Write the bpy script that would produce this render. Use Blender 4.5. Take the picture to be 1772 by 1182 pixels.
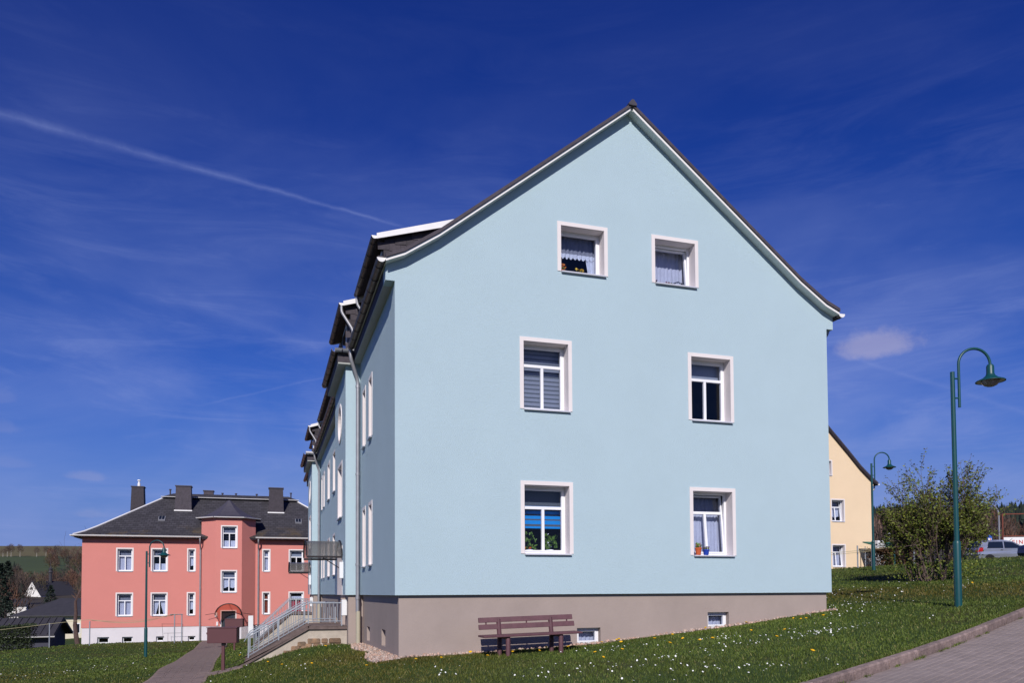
import bpy, bmesh, math, random
import numpy as np
from mathutils import Vector, Matrix, geometry
random.seed(7); rng = np.random.default_rng(7)
SC = bpy.context.scene; COL = SC.collection
for o in list(bpy.data.objects): bpy.data.objects.remove(o)
R_ = math.radians
# ------------------------------------------------------------------ camera
F_PX, CY, PITCH, ROLL, YAW = 1364.91, 976.22, .0362, -.0059, .3024
CAM = Vector((-2.2364, -14.3207, .042))
def cam_axes():
    c, s = math.cos(YAW), math.sin(YAW)
    R = Vector((c, -s, 0)); F = Vector((s, c, 0)); U = Vector((0, 0, 1))
    cp, sp = math.cos(PITCH), math.sin(PITCH); F, U = F*cp+U*sp, U*cp-F*sp
    cr, sr = math.cos(ROLL), math.sin(ROLL); R, U = R*cr+U*sr, U*cr-R*sr
    return R, U, F
AR, AU, AF = cam_axes()
cd = bpy.data.cameras.new('camera'); co = bpy.data.objects.new('camera', cd); COL.objects.link(co)
M3 = Matrix((AR, AU, -AF)).transposed(); co.matrix_world = Matrix.Translation(CAM) @ M3.to_4x4()
cd.sensor_fit = 'HORIZONTAL'; cd.sensor_width = 36; cd.lens = F_PX/1772*36
cd.shift_y = (CY-591)/1772; cd.clip_start = .1; cd.clip_end = 9000
SC.camera = co
# ------------------------------------------------------------------ light
SUN_TRAVEL = Vector((.345, 1.0, -.71)).normalized()
S_EL = math.asin(-SUN_TRAVEL.z); S_ROT = math.atan2(-SUN_TRAVEL.x, -SUN_TRAVEL.y)
sl = bpy.data.lights.new('sun', 'SUN'); so = bpy.data.objects.new('sun', sl); COL.objects.link(so)
sl.energy = 4.15; sl.angle = R_(.5); sl.color = (1, .95, .885)
so.rotation_euler = SUN_TRAVEL.to_track_quat('-Z', 'Y').to_euler(); so.location = (-10, -30, 30)
SC.view_settings.view_transform = 'Standard'; SC.view_settings.look = 'None'
SC.view_settings.exposure = 0; SC.view_settings.gamma = 1; SC.view_settings.use_curve_mapping = False
SC.render.engine = 'CYCLES'
def ray_dir(x, y): return (AF + AR*((x-886)/F_PX) - AU*((y-CY)/F_PX)).normalized()
W_ = bpy.data.worlds.new('World'); SC.world = W_; W_.use_nodes = True
def build_world():
    nt = W_.node_tree; N = nt.nodes; K = nt.links; N.clear()
    out = N.new('ShaderNodeOutputWorld'); bg = N.new('ShaderNodeBackground'); bg.inputs[1].default_value = .115
    K.new(bg.outputs[0], out.inputs[0])
    sky = N.new('ShaderNodeTexSky'); sky.sky_type = 'NISHITA'; sky.sun_disc = False
    sky.sun_elevation = S_EL; sky.sun_rotation = S_ROT % (2*math.pi)
    sky.altitude = 600; sky.air_density = 1.0; sky.dust_density = .3; sky.ozone_density = 3.0
    tc = N.new('ShaderNodeTexCoord')
    def math_(op, a, b=None, c=None):
        n = N.new('ShaderNodeMath'); n.operation = op
        for i, v in enumerate((a, b, c)):
            if v is None: continue
            if isinstance(v, (int, float)): n.inputs[i].default_value = v
            else: K.new(v, n.inputs[i])
        return n.outputs[0]
    def dot(vec):
        n = N.new('ShaderNodeVectorMath'); n.operation = 'DOT_PRODUCT'
        K.new(tc.outputs['Generated'], n.inputs[0]); n.inputs[1].default_value = vec
        return n.outputs['Value']
    def sstep(v, a, b, lo=0., hi=1.):
        n = N.new('ShaderNodeMapRange'); n.interpolation_type = 'SMOOTHSTEP'; K.new(v, n.inputs[0])
        for i, q in enumerate((a, b, lo, hi)): n.inputs[i+1].default_value = q
        return n.outputs[0]
    def noise(scale, det=6, rough=.6, stretch=(1, 1, 1), dist=0., rot=(0, 0, 0)):
        mp = N.new('ShaderNodeMapping'); mp.inputs['Scale'].default_value = stretch; mp.inputs['Rotation'].default_value = rot
        K.new(tc.outputs['Generated'], mp.inputs[0])
        n = N.new('ShaderNodeTexNoise'); n.inputs['Scale'].default_value = scale; n.inputs['Detail'].default_value = det
        n.inputs['Roughness'].default_value = rough; n.inputs['Distortion'].default_value = dist
        K.new(mp.outputs[0], n.inputs['Vector']); return n.outputs[0]
    hs = N.new('ShaderNodeHueSaturation'); hs.inputs['Saturation'].default_value = 1.25; hs.inputs['Hue'].default_value = .512
    K.new(sky.outputs[0], hs.inputs['Color'])
    # the deep polarised blue of the photograph: one tone curve for the whole sky
    ST = .115; sc = N.new('ShaderNodeVectorMath'); sc.operation = 'SCALE'; sc.inputs['Scale'].default_value = ST; K.new(hs.outputs[0], sc.inputs[0])
    cv = N.new('ShaderNodeRGBCurve'); K.new(sc.outputs[0], cv.inputs['Color'])
    for ch, pts in enumerate((((0, 0), (.042, .008), (.07, .0185), (.238, .088), (.624, .165), (1, .185)), ((0, 0), (.115, .034), (.184, .07), (.456, .190), (.88, .262), (1, .27)), ((0, 0), (.328, .231), (.485, .366), (.831, .585), (1, .59)))):
        c = cv.mapping.curves[ch]
        c.points[0].location = pts[0]; c.points[-1].location = pts[-1]
        for p in pts[1:-1]: c.points.new(*p)
    cv.mapping.update(); s2 = N.new('ShaderNodeVectorMath'); s2.operation = 'SCALE'; s2.inputs['Scale'].default_value = 1/ST; K.new(cv.outputs[0], s2.inputs[0])
    base = s2.outputs[0]
    # thin cirrus veil, all round the sky, thicker towards the horizon
    up = dot((0, 0, 1))
    veil = math_('MULTIPLY', sstep(noise(2.2, 6, .54, (1, 1, 3.0), .5, (.12, .1, .5)), .34, .74), sstep(up, .62, .12, .04, 1.))
    streak = math_('MULTIPLY', sstep(noise(5., 7, .66, (.8, .8, 5.), .9, (.1, .2, 1.1)), .45, .75), sstep(up, .62, .1, .05, .9))
    amt = math_('MULTIPLY', math_('ADD', veil, math_('MULTIPLY', streak, .6)), .44)
    def trail(p0, p1, w0, w1, s, fade0=None, fade1=None):
        a, b = ray_dir(*p0), ray_dir(*p1); n = a.cross(b).normalized(); t = n.cross(a).normalized()
        d = math_('ABSOLUTE', math_('ADD', dot(n), math_('MULTIPLY', math_('SUBTRACT', noise(45, 4), .5), .004)))
        ang = math_('ARCTAN2', dot(t), dot(a)); L = a.angle(b)
        wd = sstep(ang, 0, L, w0, w1)
        m = math_('SUBTRACT', 1., math_('MINIMUM', math_('DIVIDE', d, wd), 1.)); m = math_('POWER', m, 1.5)
        m = math_('MULTIPLY', m, sstep(noise(16, 5, .7), .22, .62, .3, 1.))
        m = math_('MULTIPLY', m, math_('MULTIPLY', sstep(ang, L*1.0, L*.93), sstep(ang, fade0[0], fade0[1]) if fade0 else 1.))
        return math_('MULTIPLY', m, s)
    t1 = trail((0, 196), (712, 396), .0080, .0028, .22, (-.9, -.3))
    t2 = trail((1435, 607), (1800, 722), .004, .006, .13, (-.02, .05))
    t3 = trail((320, 708), (566, 652), .0022, .0022, .12, (0, .05))
    t4 = trail((190, 470), (570, 610), .016, .012, .10, (-.02, .1))
    def puff(p, rx, rz, s):
        c = ray_dir(*p); r = c.cross(Vector((0, 0, 1))).normalized(); u = r.cross(c).normalized()
        x = math_('DIVIDE', dot(r), rx); y = math_('DIVIDE', dot(u), rz)
        y = math_('MULTIPLY', y, sstep(y, -.2, .2, 1.7, .8))
        d = math_('SQRT', math_('ADD', math_('MULTIPLY', x, x), math_('MULTIPLY', y, y)))
        d = math_('ADD', d, math_('MULTIPLY', math_('SUBTRACT', noise(26, 6, .62), .5), 1.7))
        m = math_('MULTIPLY', sstep(d, 1.0, .25), sstep(dot(c), .9, .95))
        return math_('MULTIPLY', m, s)
    pf = [puff((1517, 602), .058, .020, .40), puff((150, 826), .026, .0075, .16), puff((20, 803), .024, .008, .06), puff((6, 742), .02, .011, .08),
          puff((150, 891), .03, .008, .10), puff((0, 690), .022, .011, .06)]
    tot = amt
    for q in (t1, t2, t3, t4): tot = math_('ADD', tot, q)
    tot = math_('MINIMUM', tot, .8)
    mx = N.new('ShaderNodeMixRGB'); mx.inputs[2].default_value = (2.6, 3.2, 6.2, 1); K.new(tot, mx.inputs[0]); K.new(base, mx.inputs[1])
    ps = pf[0]
    for q in pf[1:]: ps = math_('MAXIMUM', ps, q)
    m2 = N.new('ShaderNodeMixRGB'); m2.inputs[2].default_value = (4.4, 4.0, 5.2, 1); K.new(ps, m2.inputs[0]); K.new(mx.outputs[0], m2.inputs[1])
    K.new(m2.outputs[0], bg.inputs[0])
build_world()
# ------------------------------------------------------------------ materials
def mat(name, col, rough=.8, metal=0., var=.12, vs=3., bump=0., bs=40., col2=None, spec=.4, rnd=0., vdet=5, coat=0., band=None, attr=None):
    m = bpy.data.materials.new(name); m.use_nodes = True; nt = m.node_tree; N = nt.nodes; K = nt.links
    b = N['Principled BSDF']; b.inputs['Roughness'].default_value = rough; b.inputs['Metallic'].default_value = metal
    b.inputs['Specular IOR Level'].default_value = spec
    if coat: b.inputs['Coat Weight'].default_value = coat
    tc = N.new('ShaderNodeTexCoord')
    c1 = tuple(max(0, x*(1-var)) for x in col); c2 = col2 or tuple(min(1, x*(1+var)) for x in col)
    n = N.new('ShaderNodeTexNoise'); n.inputs['Scale'].default_value = vs; n.inputs['Detail'].default_value = vdet; n.inputs['Roughness'].default_value = .65
    K.new(tc.outputs['Object'], n.inputs['Vector'])
    mr = N.new('ShaderNodeMapRange'); mr.inputs[1].default_value = .3; mr.inputs[2].default_value = .7; K.new(n.outputs[0], mr.inputs[0])
    mx = N.new('ShaderNodeMixRGB'); mx.inputs[1].default_value = (*c1, 1); mx.inputs[2].default_value = (*c2, 1); K.new(mr.outputs[0], mx.inputs[0])
    res = mx.outputs[0]
    if rnd:
        oi = N.new('ShaderNodeObjectInfo'); hv = N.new('ShaderNodeHueSaturation'); m3 = N.new('ShaderNodeMapRange')
        K.new(oi.outputs['Random'], m3.inputs[0]); m3.inputs[3].default_value = 1-rnd; m3.inputs[4].default_value = 1+rnd
        K.new(m3.outputs[0], hv.inputs['Value']); K.new(res, hv.inputs['Color']); res = hv.outputs[0]
    if attr:
        at = N.new('ShaderNodeAttribute'); at.attribute_name = attr; hv = N.new('ShaderNodeMixRGB'); hv.blend_type = 'MULTIPLY'; hv.inputs[0].default_value = 1
        K.new(res, hv.inputs[1]); K.new(at.outputs['Color'], hv.inputs[2]); res = hv.outputs[0]
    K.new(res, b.inputs['Base Color'])
    if bump:
        n2 = N.new('ShaderNodeTexNoise'); n2.inputs['Scale'].default_value = bs; n2.inputs['Detail'].default_value = 3; K.new(tc.outputs['Object'], n2.inputs['Vector'])
        bp = N.new('ShaderNodeBump'); bp.inputs['Strength'].default_value = bump; bp.inputs['Distance'].default_value = .02
        K.new(n2.outputs[0], bp.inputs['Height']); K.new(bp.outputs[0], b.inputs['Normal'])
    return m
def glass_mat(name, tint=(.9, .95, 1), ior=1.5, rough=.0, haze=0., hazecol=(.5, .5, .5)):
    m = bpy.data.materials.new(name); m.use_nodes = True; nt = m.node_tree; N = nt.nodes; K = nt.links; N.clear()
    o = N.new('ShaderNodeOutputMaterial'); t = N.new('ShaderNodeBsdfTransparent'); g = N.new('ShaderNodeBsdfGlossy'); mx = N.new('ShaderNodeMixShader')
    fr = N.new('ShaderNodeFresnel'); fr.inputs[0].default_value = ior; t.inputs[0].default_value = (*tint, 1); g.inputs['Roughness'].default_value = rough
    ge = N.new('ShaderNodeNewGeometry'); sb = N.new('ShaderNodeMath'); sb.operation = 'SUBTRACT'; sb.inputs[0].default_value = 1; K.new(ge.outputs['Backfacing'], sb.inputs[1]); ml = N.new('ShaderNodeMath'); ml.operation = 'MULTIPLY'; K.new(fr.outputs[0], ml.inputs[0]); K.new(sb.outputs[0], ml.inputs[1])   # thin sheet: reflects at its outer face only
    K.new(ml.outputs[0], mx.inputs[0]); K.new(t.outputs[0], mx.inputs[1]); K.new(g.outputs[0], mx.inputs[2])
    last = mx
    if haze:
        d = N.new('ShaderNodeBsdfDiffuse'); d.inputs[0].default_value = (*hazecol, 1); tr = N.new('ShaderNodeBsdfTranslucent'); tr.inputs[0].default_value = (*hazecol, 1)
        a = N.new('ShaderNodeMixShader'); a.inputs[0].default_value = .5; K.new(d.outputs[0], a.inputs[1]); K.new(tr.outputs[0], a.inputs[2])
        m2 = N.new('ShaderNodeMixShader'); m2.inputs[0].default_value = haze; K.new(mx.outputs[0], m2.inputs[1]); K.new(a.outputs[0], m2.inputs[2]); last = m2
    K.new(last.outputs[0], o.inputs[0]); return m
MT = {}
def stucco(key, col, col2=None): MT[key] = mat(key, col, .93, 0, .022, .8, .7, 75., spec=.2, col2=col2)
stucco('blue_render', (.447, .574, .642)); stucco('pink_render', (.65, .242, .212)); stucco('yellow_render', (.82, .63, .43))
MT['plinth'] = mat('plinth', (.358, .29, .262), .92, 0, .07, 1.2, .25, 70.)
MT['pink_plinth'] = mat('pink_plinth', (.68, .64, .68), .92, 0, .06, 1.2, .2, 60.)
MT['trim'] = mat('trim', (.76, .70, .70), .75, 0, .03, 2.); MT['pvc'] = mat('pvc', (.82, .82, .86), .35, 0, .02, 2.)
MT['sill'] = mat('sill', (.62, .62, .68), .4, .2, .04, 4.)
MT['board'] = mat('board', (.82, .80, .80), .5, 0, .03, 3.); MT['soffit'] = mat('soffit', (.42, .43, .41), .8, 0, .06, 2.); MT['verge_soffit'] = mat('verge_soffit', (.60, .66, .64), .8, 0, .04, 2.)
MT['fascia'] = mat('fascia', (.035, .03, .05), .7, 0, .1, 2.)
MT['slate'] = mat('slate', (.052, .043, .055), .75, 0, .25, 8., .3, 60., rnd=.3); MT['ridge'] = mat('ridge', (.06, .055, .075), .55, 0, .15, 6., .1, 40.)
MT['zinc'] = mat('zinc', (.33, .33, .36), .5, .45, .10, 5., .04, 30.); MT['zinc_dull'] = mat('zinc_dull', (.20, .165, .155), .5, .5, .14, 6.)
MT['zinc_bright'] = mat('zinc_bright', (.82, .80, .80), .5, .0, .05, 5.)
MT['pipe_beige'] = mat('pipe_beige', (.42, .38, .29), .6, 0, .06, 4.)
MT['galv'] = mat('galv', (.30, .33, .38), .6, .25, .15, 25.)
MT['glass'] = glass_mat('glass', (.86, .89, .95), 1.5); MT['polycarb'] = glass_mat('polycarb', (.86, .85, .85), 1.45, .2, .27, (.36, .35, .33))
MT['polycarb_brown'] = glass_mat('polycarb_brown', (.94, .70, .62), 1.4, .2, .10, (.45, .18, .12))
MT['dark_metal'] = mat('dark_metal', (.022, .018, .02), .5, .2, .1, 6.)
MT['curtain'] = mat('curtain', (.60, .59, .66), .9, 0, .08, 9.); MT['lace'] = mat('lace', (.70, .70, .76), .9, 0, .15, 40.); MT['curtain_grey'] = mat('curtain_grey', (.26, .26, .30), .9, 0, .15, 30.)
MT['blind_blue'] = mat('blind_blue', (.004, .30, .74), .7, 0, .05, 20.); MT['blind_grey'] = mat('blind_grey', (.12, .13, .14), .9, 0, .1, 30.); MT['blind_pale'] = mat('blind_pale', (.30, .31, .35), .9, 0, .06, 20.)
MT['roller'] = mat('roller', (.36, .38, .42), .8, 0, .05, 9.); MT['red_blind'] = mat('red_blind', (.50, .02, .05), .8, 0, .1, 12.); MT['orange_curtain'] = mat('orange_curtain', (.30, .06, .03), .8, 0, .35, 9.)
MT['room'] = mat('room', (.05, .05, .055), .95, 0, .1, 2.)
MT['green_paint'] = mat('green_paint', (.004, .062, .070), .42, .0, .10, 3., spec=.5); MT['lamp_inside'] = mat('lamp_inside', (.5, .5, .48), .5, 0, .05, 4.); MT['lamp_bowl'] = mat('lamp_bowl', (.20, .17, .15), .25, 0, .1, 6.)
MT['bench'] = mat('bench', (.105, .045, .055), .62, 0, .18, 9., .12, 50., rnd=.08); MT['brown_box'] = mat('brown_box', (.105, .040, .045), .5, 0, .05, 3.)
MT['kerb'] = mat('kerb', (.235, .172, .155), .93, 0, .42, 7., .8, 40., rnd=.17); MT['paver'] = mat('paver', (.275, .222, .208), .95, 0, .14, 2.5, .4, 70., rnd=.10)
MT['path_paver'] = mat('path_paver', (.19, .14, .128), .95, 0, .18, 8., .4, 60., rnd=.13); MT['joint'] = mat('joint', (.18, .145, .13), .97, 0, .3, 20., .3, 60.)
MT['gravel'] = mat('gravel', (.44, .35, .30), .9, 0, .25, 7., attr='tone')
MT['grass'] = mat('grass', (.076, .105, .017), .6, 0, .28, .8, spec=.25, attr='tone')
MT['daisy'] = mat('daisy', (.85, .85, .82), .7, 0, .03, 5.); MT['dandelion'] = mat('dandelion', (.85, .47, .005), .7, 0, .1, 60.); MT['stem'] = mat('stem', (.10, .15, .03), .7, 0, .1, 9.)
MT['bark'] = mat('bark', (.085, .055, .05), .9, 0, .3, 9., .3, 30.); MT['bark_bush'] = mat('bark_bush', (.115, .08, .07), .9, 0, .35, 6., .2, 30.); MT['bark_pale'] = mat('bark_pale', (.33, .30, .27), .9, 0, .3, 4., .2, 20.)
MT['leaf'] = mat('leaf', (.135, .155, .026), .55, 0, .25, 1.3, spec=.3, attr='tone'); MT['needle'] = mat('needle', (.012, .022, .014), .8, 0, .3, .5, attr='tone')
MT['twig'] = mat('twig', (.088, .060, .050), .9, 0, .25, .12, attr='tone'); MT['hedge'] = mat('hedge', (.030, .045, .016), .7, 0, .3, 1.2, attr='tone'); MT['red_hedge'] = mat('red_hedge', (.085, .045, .02), .8, 0, .3, 1.2, attr='tone')
MT['field_olive'] = mat('field_olive', (.115, .098, .040), .95, 0, .10, .02); MT['field_green'] = mat('field_green', (.046, .066, .020), .95, 0, .12, .02)
MT['forest_floor'] = mat('forest_floor', (.045, .035, .026), .95, 0, .3, .05)
MT['white'] = mat('white', (.78, .78, .80), .5, 0, .03, 4.); MT['terracotta'] = mat('terracotta', (.55, .11, .035), .8, 0, .1, 8.); MT['pot_blue'] = mat('pot_blue', (.02, .06, .42), .4, 0, .05, 6.)
MT['petal_purple'] = mat('petal_purple', (.16, .05, .22), .7, 0, .3, 60.); MT['petal_red'] = mat('petal_red', (.45, .02, .07), .7, 0, .3, 60.); MT['petal_yellow'] = mat('petal_yellow', (.75, .48, .03), .7, 0, .2, 60.); MT['petal_orange'] = mat('petal_orange', (.75, .22, .02), .7, 0, .2, 60.); MT['petal_pink'] = mat('petal_pink', (.40, .07, .16), .7, 0, .3, 60.)
MT['leaf_indoor'] = mat('leaf_indoor', (.14, .24, .03), .6, 0, .4, 18.)
MT['silver'] = mat('silver', (.42, .45, .54), .28, .6, .03, 2., coat=.5); MT['navy'] = mat('navy', (.022, .032, .085), .25, .3, .05, 2., coat=.6)
MT['car_glass'] = mat('car_glass', (.010, .014, .022), .08, 0, .05, 2., spec=.8); MT['tyre'] = mat('tyre', (.012, .012, .013), .9, 0, .1, 9.); MT['tail_red'] = mat('tail_red', (.42, .012, .015), .2, 0, .1, 9.); MT['chrome'] = mat('chrome', (.8, .8, .82), .2, .9, .02, 3.)
MT['sign_blue'] = mat('sign_blue', (.01, .08, .40), .5, 0, .03, 3.); MT['sign_red'] = mat('sign_red', (.55, .04, .03), .6, 0, .05, 5.); MT['rust'] = mat('rust', (.17, .045, .03), .8, 0, .2, 5.)
MT['render_cream'] = mat('render_cream', (.46, .40, .34), .93, 0, .18, 2.5, .3, 40.); MT['coping'] = mat('coping', (.135, .10, .095), .85, 0, .2, 8., .25, 40.)
MT['stone'] = mat('stone', (.20, .15, .115), .92, 0, .35, 7., .7, 25., col2=(.33, .20, .12), rnd=.35); MT['mortar'] = mat('mortar', (.16, .145, .13), .95, 0, .2, 12., .4, 40.)
MT['garage_roof'] = mat('garage_roof', (.040, .038, .046), .7, 0, .15, 2.); MT['garage_wall'] = mat('garage_wall', (.05, .05, .075), .8, 0, .1, 3.); MT['cream'] = mat('cream', (.66, .60, .47), .9, 0, .06, 1.); MT['church_white'] = mat('church_white', (.80, .78, .76), .9, 0, .05, .3)
MT['awning_green'] = mat('awning_green', (.02, .13, .09), .7, 0, .1, 4.); MT['rope'] = mat('rope', (.40, .36, .22), .8, 0, .1, 4.); MT['dark_door'] = mat('dark_door', (.055, .06, .065), .6, 0, .1, 4.)
# lawn and pink-roof materials with stains of their own
def lawn_material():
    m = bpy.data.materials.new('lawn'); m.use_nodes = True; nt = m.node_tree; N = nt.nodes; K = nt.links; b = N['Principled BSDF']
    b.inputs['Roughness'].default_value = .9; b.inputs['Specular IOR Level'].default_value = .15
    tc = N.new('ShaderNodeTexCoord')
    def nz(s, d=6):
        n = N.new('ShaderNodeTexNoise'); n.inputs['Scale'].default_value = s; n.inputs['Detail'].default_value = d; K.new(tc.outputs['Object'], n.inputs['Vector']); return n.outputs[0]
    r1 = N.new('ShaderNodeValToRGB'); K.new(nz(.35), r1.inputs[0]); e = r1.color_ramp.elements
    e[0].position = .32; e[0].color = (.060, .060, .016, 1); e[1].position = .62; e[1].color = (.040, .070, .012, 1)
    x = r1.color_ramp.elements.new(.46); x.color = (.046, .072, .014, 1)
    mx = N.new('ShaderNodeMixRGB'); mx.blend_type = 'MULTIPLY'; mx.inputs[0].default_value = .8
    r2 = N.new('ShaderNodeMapRange'); K.new(nz(22, 4), r2.inputs[0]); r2.inputs[1].default_value = .3; r2.inputs[2].default_value = .7; r2.inputs[3].default_value = .55; r2.inputs[4].default_value = 1.35
    K.new(r1.outputs[0], mx.inputs[1]); K.new(r2.outputs[0], mx.inputs[2]); K.new(mx.outputs[0], b.inputs['Base Color'])
    bp = N.new('ShaderNodeBump'); bp.inputs['Strength'].default_value = .8; bp.inputs['Distance'].default_value = .04; K.new(nz(16, 5), bp.inputs['Height']); K.new(bp.outputs[0], b.inputs['Normal'])
    return m
MT['lawn'] = lawn_material()
def shingle_material(name, col, sx, sz):
    """slate courses: relief plus tone per shingle; lichen patches with their own shapes"""
    m = bpy.data.materials.new(name); m.use_nodes = True; nt = m.node_tree; N = nt.nodes; K = nt.links; b = N['Principled BSDF']
    b.inputs['Roughness'].default_value = .8; b.inputs['Specular IOR Level'].default_value = .25; tc = N.new('ShaderNodeTexCoord')
    br = N.new('ShaderNodeTexBrick'); mp = N.new('ShaderNodeMapping'); mp.inputs['Rotation'].default_value = (R_(90), 0, 0); K.new(tc.outputs['Object'], mp.inputs[0])
    K.new(mp.outputs[0], br.inputs['Vector']); br.inputs['Scale'].default_value = 1; br.inputs['Brick Width'].default_value = sx; br.inputs['Row Height'].default_value = sz; br.inputs['Mortar Size'].default_value = .012
    br.inputs['Color1'].default_value = (*[c*.8 for c in col], 1); br.inputs['Color2'].default_value = (*[c*1.25 for c in col], 1); br.inputs['Mortar'].default_value = (*[c*.5 for c in col], 1)
    n = N.new('ShaderNodeTexNoise'); n.inputs['Scale'].default_value = .55; n.inputs['Detail'].default_value = 8; n.inputs['Roughness'].default_value = .75; K.new(tc.outputs['Object'], n.inputs['Vector'])
    mr = N.new('ShaderNodeMapRange'); mr.inputs[1].default_value = .50; mr.inputs[2].default_value = .66; K.new(n.outputs[0], mr.inputs[0])
    sx_ = N.new('ShaderNodeSeparateXYZ'); K.new(tc.outputs['Object'], sx_.inputs[0])
    lo = N.new('ShaderNodeMapRange'); K.new(sx_.outputs['Z'], lo.inputs[0]); lo.inputs[1].default_value = 7.6; lo.inputs[2].default_value = 6.7
    ml = N.new('ShaderNodeMath'); ml.operation = 'MULTIPLY'; K.new(mr.outputs[0], ml.inputs[0]); K.new(lo.outputs[0], ml.inputs[1])
    mx = N.new('ShaderNodeMixRGB'); K.new(ml.outputs[0], mx.inputs[0]); K.new(br.outputs[0], mx.inputs[1]); mx.inputs[2].default_value = (.14, .095, .04, 1)
    K.new(mx.outputs[0], b.inputs['Base Color'])
    bp = N.new('ShaderNodeBump'); bp.inputs['Strength'].default_value = .5; bp.inputs['Distance'].default_value = .02; K.new(br.outputs['Fac'], bp.inputs['Height']); bp.invert = True; K.new(bp.outputs[0], b.inputs['Normal'])
    return m
MT['shingle'] = shingle_material('shingle', (.050, .047, .056), .30, .14)
# ------------------------------------------------------------------ helpers
def link(o): COL.objects.link(o); return o
def origin(o):
    v = Vector((0, 0, 0))
    while o: v += o.location; o = o.parent
    return v
def tag(o, label=None, cat=None, group=None, kind=None):
    for k, v in (('label', label), ('category', cat), ('group', group), ('kind', kind)):
        if v: o[k] = v
    return o
def thing(name, loc, label, cat, group=None, rz=0):
    o = link(bpy.data.objects.new(name, None)); o.location = loc; o.rotation_euler.z = rz; o.empty_display_size = .2
    return tag(o, label, cat, group)
def ms(k): return MT[k] if isinstance(k, str) else k
class MB:
    def __init__(s): s.v = []; s.f = []; s.m = []; s.cur = 0
    def add(s, vs, fs):
        b = len(s.v); s.v += [tuple(p) for p in vs]; s.f += [tuple(i+b for i in q) for q in fs]; s.m += [s.cur]*len(fs); return s
    def hexa(s, p):  # p: 4 bottom, 4 top
        return s.add(p, [(3, 2, 1, 0), (4, 5, 6, 7), (0, 1, 5, 4), (1, 2, 6, 5), (2, 3, 7, 6), (3, 0, 4, 7)])
    def box(s, x0, x1, y0, y1, z0, z1):
        return s.hexa([(x0, y0, z0), (x1, y0, z0), (x1, y1, z0), (x0, y1, z0), (x0, y0, z1), (x1, y0, z1), (x1, y1, z1), (x0, y1, z1)])
    def prism(s, pts, y0, y1, ax='y'):
        n = len(pts); g = (lambda a, b, y: (a, y, b)) if ax == 'y' else (lambda a, b, y: (y, a, b)) if ax == 'x' else (lambda a, b, y: (a, b, y))
        vs = [g(a, b, y0) for a, b in pts]+[g(a, b, y1) for a, b in pts]
        tri = geometry.tessellate_polygon([[Vector((a, b, 0)) for a, b in pts]])
        fs = [tuple(t) for t in tri]+[tuple(i+n for i in reversed(t)) for t in tri]+[(i, (i+1) % n, (i+1) % n+n, i+n) for i in range(n)]
        return s.add(vs, fs)
    def tube(s, pts, r, n=8, caps=True):
        pts = [Vector(p) for p in pts]; rs = r if isinstance(r, (list, tuple)) else [r]*len(pts); b = len(s.v); u = None; rings = []
        for i, p in enumerate(pts):
            t = ((pts[min(i+1, len(pts)-1)]-pts[max(i-1, 0)])).normalized()
            if u is None: u = t.orthogonal().normalized()
            u = (u-t*u.dot(t)); u = u.normalized() if u.length > 1e-6 else t.orthogonal().normalized()
            w = t.cross(u); rings += [tuple(p+(u*math.cos(2*math.pi*k/n)+w*math.sin(2*math.pi*k/n))*rs[i]) for k in range(n)]
        fs = [(i*n+k, i*n+(k+1) % n, (i+1)*n+(k+1) % n, (i+1)*n+k) for i in range(len(pts)-1) for k in range(n)]
        if caps: fs += [tuple(range(n-1, -1, -1)), tuple(range((len(pts)-1)*n, len(pts)*n))]
        return s.add(rings, fs)
    def lathe(s, prof, c=(0, 0, 0), n=20, caps=True):
        vs = [(c[0]+r*math.cos(2*math.pi*k/n), c[1]+r*math.sin(2*math.pi*k/n), c[2]+z) for r, z in prof for k in range(n)]
        fs = [(i*n+k, i*n+(k+1) % n, (i+1)*n+(k+1) % n, (i+1)*n+k) for i in range(len(prof)-1) for k in range(n)]
        if caps: fs += [tuple(range(n-1, -1, -1)), tuple(range((len(prof)-1)*n, len(prof)*n))]
        return s.add(vs, fs)
    def tf(s, fn, start=0): s.v[start:] = [tuple(fn(Vector(p))) for p in s.v[start:]]; return s
    def build(s, name, m, parent=None, smooth=False, bevel=0., recalc=True, seg=1):
        o0 = origin(parent) if parent else Vector((0, 0, 0))
        me = bpy.data.meshes.new(name); me.from_pydata([tuple(Vector(p)-o0) for p in s.v], [], s.f)
        if not isinstance(m, (list, tuple)): m = [m]
        for k in m: me.materials.append(ms(k))
        if len(m) > 1: me.polygons.foreach_set('material_index', s.m)
        if recalc or bevel:
            bm = bmesh.new(); bm.from_mesh(me)
            if bevel: bmesh.ops.bevel(bm, geom=list(bm.edges), offset=bevel, segments=seg, affect='EDGES', clamp_overlap=True)
            bmesh.ops.recalc_face_normals(bm, faces=bm.faces); bm.to_mesh(me); bm.free()
        if smooth:
            me.polygons.foreach_set('use_smooth', [True]*len(me.polygons))
            if smooth != 'all': me.set_sharp_from_angle(angle=R_(40))
        o = link(bpy.data.objects.new(name, me)); o.parent = parent; return o
def copy_tree(o, parent=None):
    c = o.copy(); link(c); c.parent = parent
    for ch in list(o.children): copy_tree(ch, c)
    return c
class Fr:  # wall frame: s along, h up, d outward
    def __init__(s, O, a, n): s.O = Vector(O); s.a = Vector(a); s.n = Vector(n)
    def __call__(s, x, h, d=0): return s.O+s.a*x+Vector((0, 0, h))+s.n*d
    def box(s, mb, s0, s1, h0, h1, d0, d1):
        return mb.hexa([s(s0, h0, d0), s(s1, h0, d0), s(s1, h0, d1), s(s0, h0, d1), s(s0, h1, d0), s(s1, h1, d0), s(s1, h1, d1), s(s0, h1, d1)])
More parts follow.
